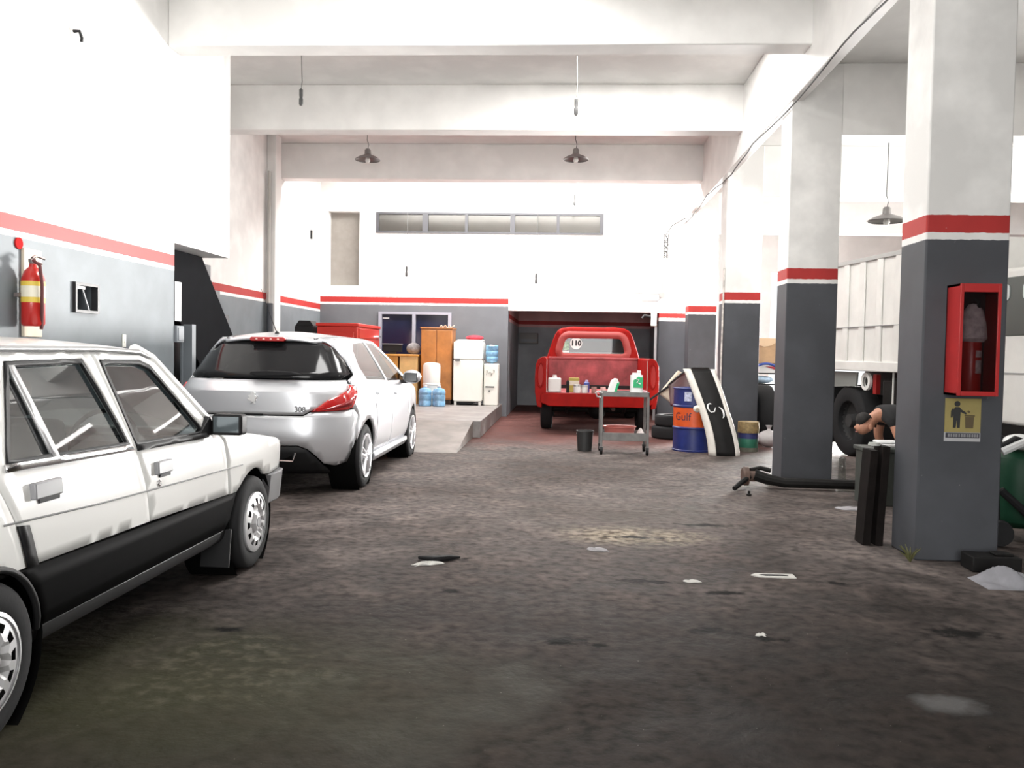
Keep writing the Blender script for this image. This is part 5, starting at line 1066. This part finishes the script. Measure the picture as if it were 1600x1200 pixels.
for z0, z1 in ((.13, .215), (.235, .28)): MB().grid(lambda u, v: (.066*cos(-pi/2+.05+.85*u), .066*sin(-pi/2+.05+.85*u), z0+(z1-z0)*v), 6, 1).build('paper_label', mat('dull_paper', (.65, .60, .58), .7, var=.5, scale=60), t2, recalc=False)
MB().tube([(.03, -.02, .53), (.02, -.05, .60), (-.01, -.03, .62)], .012, 6).build('lever', BLK, t2)
t = thing('sign', 'yellow put your litter in the bin pictogram sign below the red cabinet', 'sign', (2.69, 5.98, .985))
MB().bb(-.118, .118, -.008, 0, -.105, .125).build('yellow_plate', mat('sign_yellow', (.30, .245, .085), .6, var=.12), t, bevel=.002)
mb = MB().lathe([(0, -.012), (.019, -.012), (.019, -.008)], 14, (-.040, 0, .088), 'y')
mb.prism([(-.064, -.075), (-.064, .045), (-.054, .066), (-.026, .066), (-.012, .050), (.022, .028), (.018, .016), (-.018, .034), (-.020, -.075), (-.037, -.075), (-.041, -.01), (-.047, -.075)], 'y', -.012, -.008)
mb.prism([(-.080, -.005), (-.080, .04), (-.066, .062), (-.062, .03), (-.070, -.005)], 'y', -.012, -.008); mb.build('black_figure', mat('black_ink', (0,)*3), t)
mb = MB().prism([(.018, -.075), (.014, .000), (.072, .000), (.068, -.075)], 'y', -.011, -.008).bb(.010, .076, -.012, -.008, .004, .013).box((.036, -.010, .036), (.016, .004, .012), rot('Y', 35)); mb.build('bin_pictogram', mat('brown_ink', (.09, .065, .03), .6), t)
MB().bb(-.118, .118, -.007, 0, -.165, -.105).build('caption_plate', mat('caption_white', (.40, .40, .41), .6), t)
MB().bb(-.110, .112, -.009, -.006, -.142, -.108).build('caption_band', mat('caption_dark', (.035, .035, .045), .6), t)
mb = MB(); random.seed(9); x = -.095
while x < .095: w_ = random.uniform(.009, .014); mb.bb(x, x+w_, -.011, -.008, -.136, -.114); x += w_+.006
mb.build('worn_caption', mat('worn_grey_print', (.22, .22, .23), .7), t)
# green compressor at the right edge
t = thing('air_compressor', 'green metal tank in a black tube frame at the right edge behind the nearest column', 'compressor', (3.42, 6.75, 0))
MB().lathe([(0, -.30), (.10, -.29), (.17, -.24), (.19, -.18), (.19, .18), (.17, .24), (.10, .29), (0, .30)], 28, (.05, 0, .40), 'z').build('tank', mat('machine_green', (.005, .032, .016), .5, var=.2, spec=.2), t)
MB().tube([(-.20, -.22, .08), (-.24, -.22, .72), (-.10, -.22, .80), (.10, -.20, .74), (.32, -.20, .05)], .022, 8).tube([(-.20, .22, .08), (-.24, .22, .72), (-.10, .22, .80), (.10, .2, .74), (.32, .2, .05)], .022, 8).tube([(-.20, -.24, .42), (.02, -.26, .22), (.30, -.26, .06)], .028, 8).build('frame', BLK, t)
MB().tube([(-.20, -.24, .70), (-.05, -.26, .78), (.12, -.25, .73), (.22, -.22, .62)], .03, 8).build('pale_handle', mat('pale_hose', (.55, .55, .55), .4), t)
MB().ball((.02, -.05, .76), (.12, .10, .06), 12, 8).build('filter_cap', mat('white_plastic', (0,)*3), t)
for x in (-.2, .3): MB().lathe([(0, -.03), (.09, -.03), (.10, 0), (.09, .03), (0, .03)], 20, (x, -.25, .10), 'y').build('wheel', RUB, t)
t = thing('battery_box', 'black box on the floor at the right foot of the nearest column', 'box', (2.80, 5.78, 0)); MB().bb(-.14, .17, -.09, .09, 0, .10).bb(.02, .14, -.05, .05, .10, .115).build('case', mat('black_cover', (0,)*3), t, bevel=.01)
t = thing('rag', 'crumpled pale grey cloth on the floor at the lower right edge', 'rag', (2.74, 5.42, 0))
MB().grid(lambda u, v: ((u-.5)*.36, (v-.5)*.30, .07*(1-(2*u-1)**2)*(1-(2*v-1)**2)*(1+.7*sin(11*u+7*v))), 16, 14).build('cloth', mat('pale_grey_rag', (.22, .22, .24), .9, var=.2), t, thick=.006)
t = thing('weed', 'tiny yellow green weed growing at the left foot of the nearest column', 'plant', (2.36, 5.93, 0)); random.seed(6); mb = MB()
for i in range(9):
    a = random.uniform(0, 6.28); l = random.uniform(.05, .12); mb.tube([(0, 0, 0), (.03*cos(a), .03*sin(a), l*.6), (.07*cos(a), .07*sin(a), l)], [.004, .006, .002], 5)
mb.build('leaves', mat('weed_green', (.09, .09, .03), .7), t)
# litter lying on the floor
def scrap(name, label, cat, x, y, sx, sy, h, m, rz=0, seed=1):
    t = thing(name, label, cat, (x, y, 0), rz=rz); random.seed(seed); ph = random.random()*6
    MB().grid(lambda u, v: ((u-.5)*sx+.1*sx*sin(5*v+ph), (v-.5)*sy+.1*sy*sin(7*u+ph), .003+h*abs(sin(6*u+4*v+ph))*(1-(2*u-1)**4)*(1-(2*v-1)**4)), 14, 10).build('sheet', m, t, thick=.003); return t
PAP = mat('dirty_white_paper', (.50, .49, .46), .8, var=.2)
t = thing('label_tag', 'white paper tag with a black mark lying on the floor before the pale stain', 'paper', (1.32, 5.42, 0)); MB().prism([(-.13, .0), (-.09, .045), (.14, .05), (.14, -.045), (-.09, -.04)], 'z', 0, .006).build('sheet', PAP, t); MB().prism([(-.08, 0), (-.05, .02), (.08, .022), (.10, -.005), (-.04, -.02)], 'z', .006, .008).build('black_mark', BLK, t)
scrap('paper_scrap', 'white scrap of paper beside the black twist in the middle of the floor', 'paper', -.84, 5.43, .18, .05, .02, PAP, 25, 2)
t = thing('rag', 'black twisted rag beside the white scrap in the middle of the floor', 'rag', (-.78, 5.52, 0)); MB().tube([(-.14, .03, .015), (-.03, -.02, .02), (.05, .03, .02), (.12, .09, .012)], [.012, .022, .02, .008], 8).build('twist', BLK, t)
scrap('paper_scrap', 'pale crumpled paper on the floor just in front of the pale stain', 'paper', .26, 5.98, .13, .07, .02, mat('pale_scrap', (.30, .29, .30), .8), 0, 3)
scrap('paper_scrap', 'small white chip of paper right of the pale stain towards the column', 'paper', .80, 5.22, .09, .05, .012, PAP, 10, 4)
scrap('paper_scrap', 'tiny white scrap on the bare floor near the lower right', 'paper', .99, 4.25, .05, .035, .01, PAP, 0, 5)
scrap('paper_scrap', 'flat pale scrap between the axle beam and the leaning planks', 'paper', 2.62, 7.95, .22, .15, .02, mat('pale_scrap', (0,)*3), 0, 7)

t = thing('pole', 'thin white rod standing against the left edge of the third column', 'rod', (2.385, 13.27, 0)); MB().tube([(0, 0, 0), (.0, .02, 1.3), (.012, .025, 2.7)], [.012, .012, .014], 8).build('rod', mat('white_rod', (.62, .58, .54), .6, var=.6, scale=9), t)
